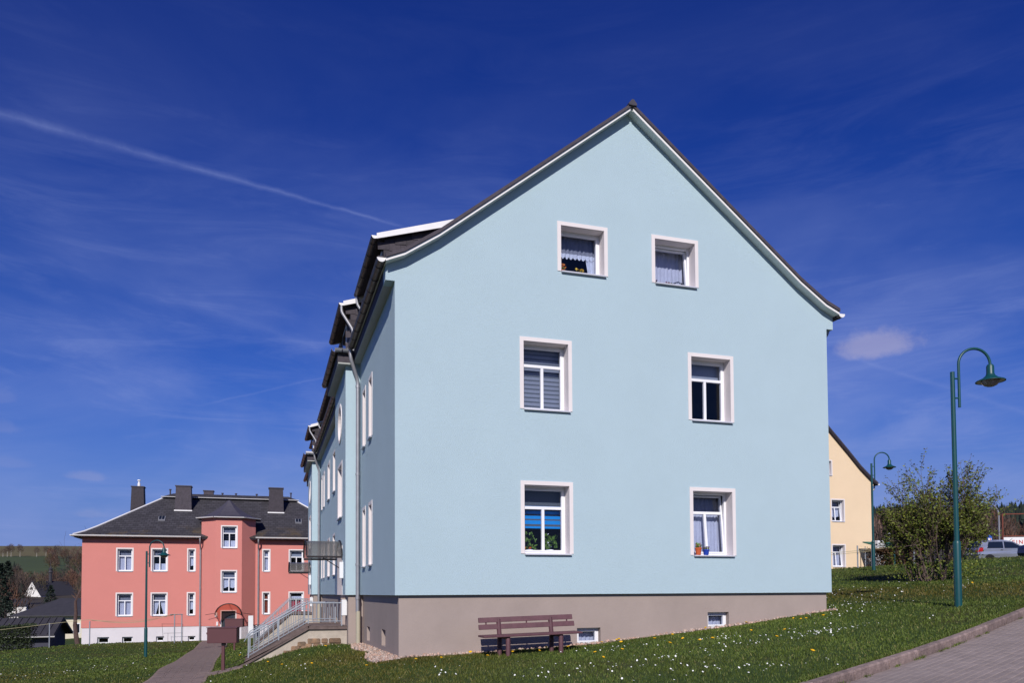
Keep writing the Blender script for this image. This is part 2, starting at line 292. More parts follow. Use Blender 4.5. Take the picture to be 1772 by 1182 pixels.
def panel(fr, outer, holes, d0=0., th=.3):
    """thick wall slab with openings"""
    mb = MB(); loops = [outer]+holes; flat = [p for l in loops for p in l]; n = len(flat)
    tri = geometry.tessellate_polygon([[Vector((a, b, 0)) for a, b in l] for l in loops])
    vs = [fr(a, b, d0) for a, b in flat]+[fr(a, b, d0-th) for a, b in flat]
    fs = [tuple(t) for t in tri]+[tuple(i+n for i in reversed(t)) for t in tri]; b = 0
    for l in loops:
        k = len(l); fs += [(b+i, b+(i+1) % k, b+(i+1) % k+n, b+i+n) for i in range(k)]; b += k
    return mb.add(vs, fs)
def rect(s0, s1, h0, h1): return [(s0, h0), (s1, h0), (s1, h1), (s0, h1)]
TW, RD = .077, .24
def win_hole(s0, h0, w, h, tw=TW): return rect(s0+tw-.013, s0+w-tw+.013, h0-.02, h0+h-tw+.013)
def curtain_sheet(fr, s0, s1, h0, h1, d, amp=.018, per=.085, zig=0., zper=.12, n=None, x_bot=None):
    mb = MB(); n = n or max(8, int((s1-s0)/per*6)); rows = 5; vs = []
    for j in range(rows+1):
        for i in range(n+1):
            t = i/n; x = s0+(s1-s0)*t; ph = x/per*2*math.pi
            hb = h0 + (zig*(abs(((x/zper) % 1)-.5)*2) if zig else 0)
            k = j/rows; h = hb+(h1-hb)*k
            if x_bot is not None: x = x*k+(1-k)*(x_bot[0]+(x_bot[1]-x_bot[0])*t)
            vs.append(fr(x, h, d+amp*math.sin(ph+.6*math.sin(x*9))*(.6+.4*math.sin(k*2+i*.3))))
    fs = [(j*(n+1)+i, j*(n+1)+i+1, (j+1)*(n+1)+i+1, (j+1)*(n+1)+i) for j in range(rows) for i in range(n)]
    return mb.add(vs, fs)
def window(fr, parent, s0, h0, w, h, style='cross', tilt=0., inside='dark', tw=TW, rd=RD, trim='trim', sill=True, label=None):
    """outer frame is the part; surround, sash, panes, sill and curtains are its pieces"""
    a0, a1, b0, b1 = s0+tw, s0+w-tw, h0, h0+h-tw
    fw, sw = .042, .034
    fm = MB()
    fr.box(fm, a0, a0+fw, b0, b1, -rd-.07, -rd); fr.box(fm, a1-fw, a1, b0, b1, -rd-.07, -rd)
    fr.box(fm, a0+fw, a1-fw, b1-fw, b1, -rd-.07, -rd); fr.box(fm, a0+fw, a1-fw, b0, b0+fw, -rd-.07, -rd)
    wo = fm.build('window', 'pvc', parent, bevel=.004)
    if label: wo['label'] = label
    if tw > 0:
        sm = MB(); p = .012
        fr.box(sm, s0, a0, h0-.004, h0+h, .0006, p); fr.box(sm, a1, s0+w, h0-.004, h0+h, .0006, p); fr.box(sm, a0, a1, b1, h0+h, .0006, p)
        fr.box(sm, a0-.012, a0, b0-.019, b1, -rd-.075, -.0004); fr.box(sm, a1, a1+.012, b0-.019, b1, -rd-.075, -.0004); fr.box(sm, a0-.012, a1+.012, b1, b1+.012, -rd-.075, -.0004)
        sm.build('surround', trim, wo)
    if sill:
        q = MB(); fr.box(q, a0+.002, a1+(.03 if tw > 0 else -.002), b0-.032, b0-.008, -.02, .055); fr.box(q, a0+.002, a1-.002, b0-.018, b0-.002, -rd-.03, .05); q.build('sill', 'sill', wo, bevel=.003)
    # sash
    c0, c1, e0, e1 = a0+fw+.002, a1-fw-.002, b0+fw+.002, b1-fw-.002; d0, d1 = -rd-.06, -rd+.008
    sm = MB(); fr.box(sm, c0, c0+sw, e0, e1, d0, d1); fr.box(sm, c1-sw, c1, e0, e1, d0, d1); fr.box(sm, c0+sw, c1-sw, e1-sw, e1, d0, d1); fr.box(sm, c0+sw, c1-sw, e0, e0+sw, d0, d1)
    g0, g1, k0, k1 = c0+sw, c1-sw, e0+sw, e1-sw; bw = .029; rects = []
    if style == 'cross':
        tr = b0+(b1-b0)*.685; mid = (g0+g1)/2
        fr.box(sm, g0, g1, tr-bw, tr+bw, d0+.005, d1-.003); fr.box(sm, mid-bw, mid+bw, k0, tr-bw, d0+.005, d1-.003)
        rects = [(g0, g1, tr+bw, k1), (g0, mid-bw, k0, tr-bw), (mid+bw, g1, k0, tr-bw)]
    elif style == 'transom':
        tr = b0+(b1-b0)*.685; fr.box(sm, g0, g1, tr-bw, tr+bw, d0+.005, d1-.003); rects = [(g0, g1, tr+bw, k1), (g0, g1, k0, tr-bw)]
    else: rects = [(g0, g1, k0, k1)]
    def rot(p):
        if not tilt: return p
        piv = fr(0, e0, -rd-.03); q = p-piv; hh = q.z; dd = q.dot(fr.n); rest = q-Vector((0, 0, hh))-fr.n*dd
        return piv+rest+Vector((0, 0, hh*math.cos(tilt)+dd*math.sin(tilt)))+fr.n*(dd*math.cos(tilt)-hh*math.sin(tilt))
    sm.tf(rot); so_ = sm.build('sash', 'pvc', wo, bevel=.004)
    for (x0, x1, y0, y1) in rects:
        g = MB(); fr.box(g, x0-.006, x1+.006, y0-.006, y1+.006, -rd-.034, -rd-.022); g.tf(rot); g.build('pane', 'glass', wo)
    # behind the glass
    di = -rd-.16-(.1 if tilt else 0); x0, x1, y0, y1 = a0-.05, a1+.05, b0-.03, b1+.03
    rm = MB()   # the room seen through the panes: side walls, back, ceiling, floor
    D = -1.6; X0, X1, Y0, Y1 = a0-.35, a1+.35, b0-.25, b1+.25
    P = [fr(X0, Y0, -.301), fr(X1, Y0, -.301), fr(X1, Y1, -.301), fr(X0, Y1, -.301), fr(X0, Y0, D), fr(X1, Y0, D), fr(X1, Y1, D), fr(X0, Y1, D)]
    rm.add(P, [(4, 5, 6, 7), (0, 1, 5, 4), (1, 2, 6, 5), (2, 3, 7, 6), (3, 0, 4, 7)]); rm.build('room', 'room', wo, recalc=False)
    H = y1-y0; C = 'curtain'
    def cs(mt, *a, **k): return curtain_sheet(fr, *a, **k).build('curtain', mt, wo, smooth='all', recalc=False)
    if inside == 'pleat': cs('curtain', x0, x1, y0, y0+H*.67, di); cs('curtain_grey', x0, x1, y0+H*.66, y1, di-.02, zig=.05)
    elif inside == 'stripe':
        for q0, q1, mm in ((.68, .715, 0), (.60, .645, 0), (.665, .68, 1), (.53, .575, 0), (.575, .60, 1), (.455, .51, 0), (.51, .53, 1), (.425, .455, 1), (.395, .425, 0)):
            mb = MB(); fr.box(mb, x0+.03, x1-.03, y0+H*q0, y0+H*q1, di, di+.006); mb.build('blind_band', 'blind_grey' if mm else 'blind_blue', wo)
        mb = MB(); fr.box(mb, x0+.03, x1-.03, y0+H*.715, y1, di, di+.004); mb.build('blind', 'blind_grey', wo)
    elif inside == 'duo':
        k = y0+.02; i = 0
        while k < y1-.03:
            mb = MB(); fr.box(mb, x0+.02, x1-.02, k, k+(.062 if i % 2 == 0 else .022), di+.003*(i % 2), di+.006+.003*(i % 2)); mb.build('blind_band', 'blind_pale' if i % 2 == 0 else 'blind_grey', wo); k += (.062 if i % 2 == 0 else .022)+.001; i += 1
    elif inside == 'roller': mb = MB(); fr.box(mb, x0+.02, x1-.02, y0+H*.68, y1, di, di+.006); mb.build('curtain', 'roller', wo)
    elif inside == 'lace_top':
        cs('curtain_grey', x0, x1, y0+H*.55, y1, di, zig=.04, zper=.08); cs('lace', x0, x1, y0+H*.46, y0+H*.58, di+.02, zig=.05, zper=.09)
        cs('lace', x1-.28, x1-.03, y0, y0+H*.5, di+.01, x_bot=(x1-.2, x1-.05))
    elif inside == 'lace_full': cs('curtain', x0, x1, y0+H*.12, y1, di, zig=.22, zper=(x1-x0)); cs('lace', x0, x1, y0+H*.05, y0+H*.45, di-.03, per=.05)
    elif inside == 'half': cs('lace', x0, x1, y0, y0+H*.36, di); cs('curtain_grey', x0, x1, y0+H*.70, y1, di)
    elif inside == 'swag': cs('lace', x0, (x0+x1)/2, y0, y0+H*.68, di, x_bot=(x0, x0+.22)); cs('lace', (x0+x1)/2, x1, y0, y0+H*.68, di, x_bot=(x1-.22, x1)); cs('curtain_grey', x0, x1, y0+H*.68, y1, di)
    elif inside == 'lace_low': cs('lace', x0, x1, y0+H*.28, y0+H*.68, di, zig=-.1, zper=.5); cs('curtain_grey', x0, x1, y0+H*.66, y1, di)
    elif inside == 'red': mb = MB(); fr.box(mb, x0, x1, y0+.02, y0+H*.62, di, di+.006); mb.build('curtain', 'red_blind', wo); cs('lace', x0, x1, y0+H*.70, y0+H*.82, di, zig=.05)
    elif inside == 'orange': cs('orange_curtain', x0, x1, y0+H*.08, y1, di, zig=-.08, zper=.3)
    return wo
def gutter(parent, p0, p1, r=.075, m='zinc_dull', step=.62, cap0=True, cap1=True, arcs=9, bracket=True):
    p0, p1 = Vector(p0), Vector(p1); t = (p1-p0).normalized(); s = t.cross(Vector((0, 0, 1))).normalized(); L = (p1-p0).length; mb = MB()
    def ring(p, rr): return [p+s*(rr*math.cos(math.pi+math.pi*k/arcs))+Vector((0, 0, rr*math.sin(math.pi+math.pi*k/arcs))) for k in range(arcs+1)]
    a, b, c, d = ring(p0, r), ring(p1, r), ring(p0, r-.006), ring(p1, r-.006); n = arcs+1; vs = a+b+c+d
    fs = [(i, i+1, n+i+1, n+i) for i in range(arcs)]+[(2*n+i+1, 2*n+i, 3*n+i, 3*n+i+1) for i in range(arcs)]
    fs += [(0, n, 3*n, 2*n), (arcs, 2*n+arcs, 3*n+arcs, n+arcs)]+[(i, 2*n+i, 2*n+i+1, i+1) for i in range(arcs)]+[(n+i, n+i+1, 3*n+i+1, 3*n+i) for i in range(arcs)]
    mb.add(vs, fs); mb.tube([p0-s*r, p1-s*r], .009, 6); g = mb.build('gutter', m, parent, smooth=True)
    for q, f_, tt in ((p0, cap0, -t), (p1, cap1, t)):
        if f_:
            e = MB(); rr = ring(q, r+.004); rr2 = [x+tt*.012 for x in rr]
            e.add(rr+rr2, [tuple(range(n)), tuple(range(2*n-1, n-1, -1))]+[(i, i+1, n+i+1, n+i) for i in range(n-1)]+[(n-1, 0, n, 2*n-1)]); e.build('end_cap', 'zinc_bright', g)
    if bracket:
        e = MB(); q = Vector((0, 0, 0)); A, B = ring(q-t*.014, r+.007), ring(q+t*.014, r+.007)
        e.add(A+B+[x*.93 for x in A]+[x*.93 for x in B], [(i, i+1, n+i+1, n+i) for i in range(arcs)]+[(i+1, i, 2*n+i, 2*n+i+1) for i in range(arcs)]+[(n+i, n+i+1, 3*n+i+1, 3*n+i) for i in range(arcs)])
        b0 = e.build('bracket', 'fascia', None, recalc=False); gl = origin(g); k = step*.5; first = True
        while k < L:
            b_ = b0 if first else link(b0.copy()); first = False; b_.parent = g; b_.location = p0+t*k-gl; k += step
        if first: bpy.data.objects.remove(b0)
    return g
def pipe(parent, pts, r=.045, m='zinc', name='downpipe', collars=(), bend=.12):
    P = [Vector(p) for p in pts]; path = [P[0]]
    for i in range(1, len(P)-1):
        a, b = (P[i-1]-P[i]), (P[i+1]-P[i]); k = min(bend, a.length*.45, b.length*.45)
        A, B = P[i]+a.normalized()*k, P[i]+b.normalized()*k
        for t in (0, .25, .5, .75, 1): path.append(A*(1-t)**2+P[i]*2*t*(1-t)+B*t*t)
    path.append(P[-1]); mb = MB().tube(path, r, 12); o = mb.build(name, m, parent, smooth=True)
    for z in collars:
        q = P[-1] if len(P) < 2 else None
        x, y = P[-1].x, P[-1].y
        MB().lathe([(r+.002, -.03), (r+.01, -.03), (r+.01, .03), (r+.002, .03)], (x, y, z), 12).build('collar', m, o)
    return o
# ------------------------------------------------------------------ terrain
CP = np.array([(0,0,-1.16),(9.5,0,-.40),(1.55,0,-1.11),(2.64,0,-1.055),(3.6,0,-1.01),(4.3,0,-.955),(6.48,0,-.745),(7.6,0,-.635),(10.53,-2.28,-.29),(22.5,13.2,.88),(31.4,27.5,1.08),(35.3,27.5,1.32),
 (-7.19,23.07,-2.67),(-13,39.8,-3.0),(-6,39.8,-2.92),(-2.6,39.8,-2.8),(-3.3,8.1,-1.98),(-2.6,5.8,-1.66),(-1.1,5.7,-1.25),(0,5.6,-1.25),(0,2.5,-1.2),(-.4,10,-1.4),(0,16,-1.7),(0,29,-2.3),
 (-3.6,3.5,-1.87),(-4.95,3.5,-1.90),(-5.2,10,-2.11),(-3.8,10,-2.08),(-3.35,5.2,-1.85),(-3.4,-5,-1.66),(-4.8,-5,-1.74),
 (-4.9,34,-2.75),(-4.4,15,-2.25),(.74,-4.74,-1.13),(3.2,-2.4,-1.03),(-.41,-3.46,-1.23),(-2.0,-1.0,-1.5),(-8,4,-2.2),(-14,12,-2.9),(-14,25,-3.05),(3.1,-7.35,-.95),(11,-3.3,-.29),
 (-2.24,-14.3,-1.35),(-10,-14,-2.1),(5,-14,-.9),(20,-10,.3),(9.5,14,.0),(9.5,29,.1),(18,5,.37),(29,12.6,1.45),(38,18,1.6),(45,25,1.6),(50,36,1.7),(58,20,1.8),
 (-17,37,-3.2),(-24,46,-4.4),(-34,52,-5.4),(-24,20,-4),(-6,56,-3.2),(20,40,.6),(-26,-5,-3.6)], float)
def _tps(r2): return np.where(r2 > 1e-9, r2*np.log(r2+1e-12), 0)
_n = len(CP); _D = ((CP[:, None, :2]-CP[None, :, :2])**2).sum(2); _A = np.zeros((_n+3, _n+3))
_A[:_n, :_n] = _tps(_D)+np.eye(_n)*.5; _A[:_n, _n] = 1; _A[:_n, _n+1:] = CP[:, :2]; _A[_n:, :_n] = _A[:_n, _n:].T
_S = np.linalg.solve(_A, np.r_[CP[:, 2], 0, 0, 0])
def Hn(u, v):
    u = np.asarray(u, float); v = np.asarray(v, float)
    uc = np.clip(u, -40, 62); vc = np.clip(v, -26, 62)
    r2 = (uc[..., None]-CP[:, 0])**2+(vc[..., None]-CP[:, 1])**2
    h = _tps(r2)@_S[:_n]+_S[_n]+_S[_n+1]*uc+_S[_n+2]*vc
    d = np.hypot(np.maximum(np.abs(u-11)-42, 0), np.maximum(np.abs(v-15)-38, 0)); w = np.clip(d/60, 0, 1); w = w*w*(3-2*w)
    far = -6+8*np.clip((u+40)/140, 0, 1)
    return h*(1-w)+far*w
def H(u, v): return float(Hn(np.array([u]), np.array([v]))[0])
KA = Vector((3.23, -7.18)); KB = Vector((10.98, -3.33)); KD = (KB-KA).normalized(); KN = Vector((KD.y, -KD.x))   # kerb line, KN points to the road
def kerb_s(u, v): return (u-KA.x)*KN.x+(v-KA.y)*KN.y
def kerb_t(u, v): return (u-KA.x)*KD.x+(v-KA.y)*KD.y
KW, ROADW, RDROP = .13, 5.6, .115
def axis(lo, hi, a, b, step, grow=1.25):
    x = list(np.arange(a, b+1e-6, step)); s = step
    while x[-1] < hi: s *= grow; x.append(x[-1]+s)
    s = step; y = [a]
    while y[-1] > lo: s *= grow; y.append(y[-1]-s)
    return np.array(y[:0:-1]+x)
def make_ground():
    X = axis(-4000, 4000, -20, 31, .35); Y = axis(-3000, 5000, -15, 42, .35); U, V = np.meshgrid(X, Y); Z = Hn(U, V)
    nx, ny = len(X), len(Y); vs = np.c_[U.ravel(), V.ravel(), Z.ravel()]
    idx = np.arange(nx*ny).reshape(ny, nx); q = np.c_[idx[:-1, :-1].ravel(), idx[:-1, 1:].ravel(), idx[1:, 1:].ravel(), idx[1:, :-1].ravel()]
    me = bpy.data.meshes.new('ground'); me.from_pydata(vs.tolist(), [], q.tolist()); bm = bmesh.new(); bm.from_mesh(me)
    n3 = Vector((KN.x, KN.y, 0))
    for s in (.04, .08, KW+ROADW+.05, KW+ROADW+.09):
        bmesh.ops.bisect_plane(bm, geom=bm.verts[:]+bm.edges[:]+bm.faces[:], plane_co=Vector((KA.x, KA.y, 0))+n3*s, plane_no=n3)
    for v in bm.verts:
        s = kerb_s(v.co.x, v.co.y)
        if .079 < s < KW+ROADW+.055: v.co.z -= .32
    bm.to_mesh(me); bm.free(); me.materials.append(MT['lawn']); me.polygons.foreach_set('use_smooth', [True]*len(me.polygons))
    tag(link(bpy.data.objects.new('ground', me)), kind='structure')
make_ground()
def road_h(u, v): return Hn(u, v)-RDROP
def strip(name, fn_uv, T, S, off, m, hfun):
    T = np.asarray(T); S = np.asarray(S); tt, ss = np.meshgrid(T, S, indexing='ij'); u, v = fn_uv(tt, ss); z = hfun(u, v)+off
    nt_, ns = len(T), len(S); idx = np.arange(nt_*ns).reshape(nt_, ns); q = np.c_[idx[:-1, :-1].ravel(), idx[1:, :-1].ravel(), idx[1:, 1:].ravel(), idx[:-1, 1:].ravel()]
    me = bpy.data.meshes.new(name); me.from_pydata(np.c_[u.ravel(), v.ravel(), z.ravel()].tolist(), [], q.tolist()); me.materials.append(ms(m))
    bm = bmesh.new(); bm.from_mesh(me)
    if sum(f.normal.z for f in bm.faces) < 0: bmesh.ops.reverse_faces(bm, faces=bm.faces)
    bm.to_mesh(me); bm.free(); return link(bpy.data.objects.new(name, me))
road_uv = lambda t, s: (KA.x+KD.x*t+KN.x*s, KA.y+KD.y*t+KN.y*s)
road = tag(strip('road', road_uv, np.arange(-30, 45.01, .5), np.linspace(KW-.03, KW+ROADW+.1, 16), 0, 'joint', road_h), kind='structure')
def chamfer_block(name, lx, ly, lz, ch, m):
    """block with chamfered top edges, origin at the centre of its top"""
    a, b = lx/2, ly/2; mb = MB()
    vs = [(-a, -b, -lz), (a, -b, -lz), (a, b, -lz), (-a, b, -lz), (-a, -b, -ch), (a, -b, -ch), (a, b, -ch), (-a, b, -ch), (-a+ch, -b+ch, 0), (a-ch, -b+ch, 0), (a-ch, b-ch, 0), (-a+ch, b-ch, 0)]
    fs = [(8, 9, 10, 11)]+[(i, (i+1) % 4, 4+(i+1) % 4, 4+i) for i in range(4)]+[(4+i, 4+(i+1) % 4, 8+(i+1) % 4, 8+i) for i in range(4)]
    mb.add(vs, fs); me = bpy.data.meshes.new(name); me.from_pydata(mb.v, [], mb.f); me.materials.append(ms(m)); return me
def lay_blocks(name, parent, me, items, keep=300, centre=None):
    """items: (x, y, z, rot) ; the `keep` nearest are parts, the rest one stuff part"""
    c = centre or CAM; items = sorted(items, key=lambda q: (q[0]-c.x)**2+(q[1]-c.y)**2); pl = origin(parent)
    for x, y, z, ang, sx, sy in items[:keep]:
        o = link(bpy.data.objects.new(name, me)); o.parent = parent; o.location = Vector((x, y, z))-pl; o.rotation_euler = (sx, sy, ang)
    rest = items[keep:]
    if rest:
        base = np.array([v.co[:] for v in me.vertices]); F = [tuple(p.vertices) for p in me.polygons]; nv = len(base); V = []; FF = []
        for i, (x, y, z, ang, sx, sy) in enumerate(rest):
            c_, s_ = math.cos(ang), math.sin(ang); q = base.copy(); q[:, 2] += q[:, 1]*sx-q[:, 0]*sy
            V.append(np.c_[q[:, 0]*c_-q[:, 1]*s_+x-pl.x, q[:, 0]*s_+q[:, 1]*c_+y-pl.y, q[:, 2]+z-pl.z]); FF += [tuple(k+i*nv for k in f) for f in F]
        m2 = bpy.data.meshes.new(name); m2.from_pydata(np.vstack(V).tolist(), [], FF); m2.materials.append(me.materials[0])
        o = link(bpy.data.objects.new(name, m2)); o.parent = parent; o['kind'] = 'stuff'
def slope_of(u, v, ang, hf=Hn, e=.15):
    c, s = math.cos(ang), math.sin(ang); h = hf(np.array([u+c*e, u-c*e, u-s*e, u+s*e]), np.array([v+s*e, v-s*e, v+c*e, v-c*e]))
    return math.atan((h[2]-h[3])/(2*e)), -math.atan((h[0]-h[1])/(2*e))
KANG = math.atan2(KD.y, KD.x)
def make_road_blocks():
    me = chamfer_block('paving_brick', .195, .095, .06, .005, 'paver'); it = []; sx, sy = slope_of(6.5, -6, KANG)
    for j in range(46):
        s = KW+.06+j*.1
        for i in range(-6, 70):
            t = i*.2+(.1 if j % 2 else 0)-1.0
            u, v = road_uv(t, s)
            if (Vector((u, v))-CAM.xy).length < 4.6 or (Vector((u, v))-CAM.xy).length > 17.5: continue
            it.append((u, v, s, t))
    u = np.array([q[0] for q in it]); v = np.array([q[1] for q in it]); z = road_h(u, v)+.014+rng.normal(0, .0016, len(it))
    lay_blocks('paving_brick', road, me, [(a, b, c, KANG+random.gauss(0, .006), sx+random.gauss(0, .006), sy) for a, b, c in zip(u, v, z)], 300, Vector((6.5, -7.2, 0)))
make_road_blocks()
def make_kerb():
    k = thing('kerb', (KA.x, KA.y, H(KA.x, KA.y)), 'row of weathered reddish grey kerb stones along the paved road', 'kerb')
    L = 1.0; me = chamfer_block('kerb_stone', L-.016, KW, .30, .018, 'kerb'); i = -14
    while i < 34:
        t = i*L+.5; u, v = road_uv(t, KW/2); sx, sy = slope_of(u, v, KANG, e=.5)
        o = link(bpy.data.objects.new('kerb_stone', me)); o.parent = k; o.location = Vector((u, v, H(u, v)+.012+random.uniform(-.004, .004)))-k.location; o.rotation_euler = (random.gauss(0, .012), sy+random.gauss(0, .002), KANG+random.gauss(0, .003)); i += 1
make_kerb()
def path_l(v): return -4.95-.9*(v-3.5)/30
def path_r(v): return -3.55-.75*(v-3.5)/30
path_uv = lambda t, s: (path_l(t)+(path_r(t)-path_l(t))*s, t)
path = tag(strip('path', path_uv, np.arange(-12, 38.6, .4), np.linspace(0, 1, 7), .012, 'joint', Hn), kind='structure')
def make_path_blocks():
    me = chamfer_block('paving_stone', .277, .192, .05, .008, 'path_paver'); it = []
    for j in range(260):
        v = -12+j*.2
        if v > 38.3: break
        wl, wr = path_l(v), path_r(v); x = wl+.145-(.14 if j % 2 else 0)
        if j % 2: x += .285*.0+.14
        while x < wr-.06: it.append((x+(.07 if j % 2 else -.0), v)); x += .285
    for i in range(3):
        for j in range(5): it.append((path_r(6.)+.15+i*.285, 5.5+j*.2))
    u = np.array([q[0] for q in it]); v = np.array([q[1] for q in it]); z = Hn(u, v)+.03+rng.normal(0, .002, len(it))
    L = []
    for a, b, c in zip(u, v, z):
        sx, sy = slope_of(a, b, .03); L.append((a, b, c, .028+random.gauss(0, .006), sx, sy))
    lay_blocks('paving_stone', path, me, L, 300, Vector((-4.2, 3.0, 0)))
make_path_blocks()
# ------------------------------------------------------------------ the blue house
BW, BL = 9.514, 29.3
PROF = [(-.19, 6.135), (.155, 6.284), (.80, 6.715), (4.757, 9.83), (8.714, 6.715), (9.359, 6.284), (9.704, 6.135)]
def roof_z(u):
    for (a, b), (c, d) in zip(PROF, PROF[1:]):
        if a <= u <= c: return b+(d-b)*(u-a)/(c-a)
    return PROF[0][1]
def shell_roof(house, prof, y0, y1, tile=.07, under=.055):
    up = prof+[(u, z+tile) for u, z in reversed(prof)]
    n = len(prof); k = n//2
    roof = MB().prism(up, y0-.03, y1+.03).build('roof', 'slate', house)
    dn = [(u+(.012 if i == 0 else -.012 if i == n-1 else 0), z-.001) for i, (u, z) in enumerate(prof)]; dn = dn+[(u, z-under) for u, z in reversed(dn)]
    MB().prism(dn, y0+.03, y1-.03).build('soffit', 'verge_soffit', house)
    for seg, sg in ((prof[:k+1], 1), (prof[k:], -1)):
        s2 = [(u, z) for u, z in seg]
        if sg == 1: s2[-1] = (s2[-1][0]-.03, s2[-1][1]-.024)
        else: s2[0] = (s2[0][0]+.03, s2[0][1]-.024)
        bd = [(u, z-.002) for u, z in s2]+[(u, z-.06) for u, z in reversed(s2)]
        for ya, yb in ((y0, y0+.028), (y1-.028, y1)): MB().prism(bd, ya, yb).build('verge_board', 'board', house)
    a, z = prof[k]
    MB().prism([(a-.085, z+.0), (a-.09, z+.035), (a-.02, z+.118), (a+.02, z+.118), (a+.09, z+.035), (a+.085, z+.0)], y0-.06, y1+.06).build('ridge_cap', 'ridge', roof)
    return roof
def gable_outline(prof, W, He, dz=.058, box=.17):
    top = [(u, z-dz) for u, z in prof[1:-1]]
    l = prof[0]; zb = roof_edge = None
    def zat(u):
        for (a, b), (c, d) in zip(prof, prof[1:]):
            if a <= u <= c: return b+(d-b)*(u-a)/(c-a)
    return [(0, 0), (W, 0), (W, He), (W+box, He), (W+box, zat(W+box)-dz)]+list(reversed(top))+[(-box, zat(-box)-dz), (-box, He), (0, He)]
blue = thing('apartment_house', (4.757, 10, -1.5), 'large pale blue rendered apartment house with dark gable roof and grey plinth', 'house')
GF = Fr((0, 0, 0), (1, 0, 0), (0, -1, 0)); LF = Fr((0, 0, 0), (0, 1, 0), (-1, 0, 0)); RF = Fr((BW, 0, 0), (0, 1, 0), (1, 0, 0)); BF = Fr((0, BL, 0), (1, 0, 0), (0, 1, 0))
HE = 5.80; Wd, Hd, Ha = 1.0785, 1.401, .994
gw = [(2.41, .787, Hd, 'cross', 0, 'stripe', 'window with a blue striped blind and plants'), (6.06, .787, Hd, 'cross', R_(5.5), 'pleat', 'tilted window with pale pleated curtains'), (2.41, 3.587, Hd, 'cross', 0, 'duo', 'window with a grey banded blind'),
      (6.06, 3.587, Hd, 'cross', 0, 'roller', 'dark window with a half drawn roller blind'), (3.203, 6.37, Ha, 'one', 0, 'lace_top', 'square attic window with lace trim curtain'), (5.26, 6.37, Ha, 'one', R_(5.5), 'lace_full', 'square tilted attic window with lace curtain')]
panel(GF, gable_outline(PROF, BW, HE), [win_hole(s, h, Wd, hh) for s, h, hh, *_ in gw]).build('wall', 'blue_render', blue)
for s, h, hh, st, ti, ins, lb in gw: window(GF, blue, s, h, Wd, hh, st, ti, ins, label=lb)
panel(BF, gable_outline(PROF, BW, HE), []).build('wall', 'blue_render', blue)
BV = [(5.576, 8.67), (20.63, 23.72)]; BD = .36
lw = []
for z0 in (.687, 3.558):
    for v, w in ((3.19, .63), (4.39, .63), (9.34, .65), (10.64, .65), (12.86, 1.08), (15.35, 1.08), (18.05, .65), (19.35, .65), (24.28, .63), (25.48, .63)): lw.append((v, z0, w, 1.42))
panel(LF, rect(.3, BL-.3, 0, HE+.2), [win_hole(*q) for q in lw]).build('wall', 'blue_render', blue)
for i, q in enumerate(lw): window(LF, blue, *q, style='cross' if q[2] > 1 else 'transom', inside=('pleat', 'half', 'dark')[i % 3])
panel(RF, rect(.3, BL-.3, 0, HE+.2), []).build('wall', 'blue_render', blue)
# plinth
GP = Fr((0, .08, 0), (1, 0, 0), (0, -1, 0)); LP = Fr((.08, 0, 0), (0, 1, 0), (-1, 0, 0))
pw = [(3.58, -1.0, .5, .335), (6.49, -.735, .5, .34)]
panel(GP, rect(.08, BW-.08, -2.6, -.004), [rect(a, a+b, c, c+d) for a, c, b, d in pw], th=.25).build('plinth', 'plinth', blue)
for a, c, b, d in pw: window(GP, blue, a, c, b, d, 'one', 0, 'pleat', tw=0, rd=.11, sill=False, label='small white basement window in the grey plinth')
ps = [(1.75, -1.05, .56, .34), (4.27, -1.09, .56, .34), (10.5, -1.09, .56, .34), (13, -1.09, .56, .34), (16, -1.09, .56, .34), (18.7, -1.09, .56, .34)]
panel(LP, rect(.33, BL-.33, -3.4, -.004), [rect(a, a+b, c, c+d) for a, c, b, d in ps], th=.25).build('plinth', 'plinth', blue)
for a, c, b, d in ps: window(LP, blue, a, c, b, d, 'one', 0, 'dark', tw=0, rd=.13, sill=False)
MB().box(BW-.33, BW-.08, .33, BL-.33, -2.6, -.004).build('plinth', 'plinth', blue); MB().box(.08, BW-.08, BL-.33, BL-.08, -3.4, -.004).build('plinth', 'plinth', blue)
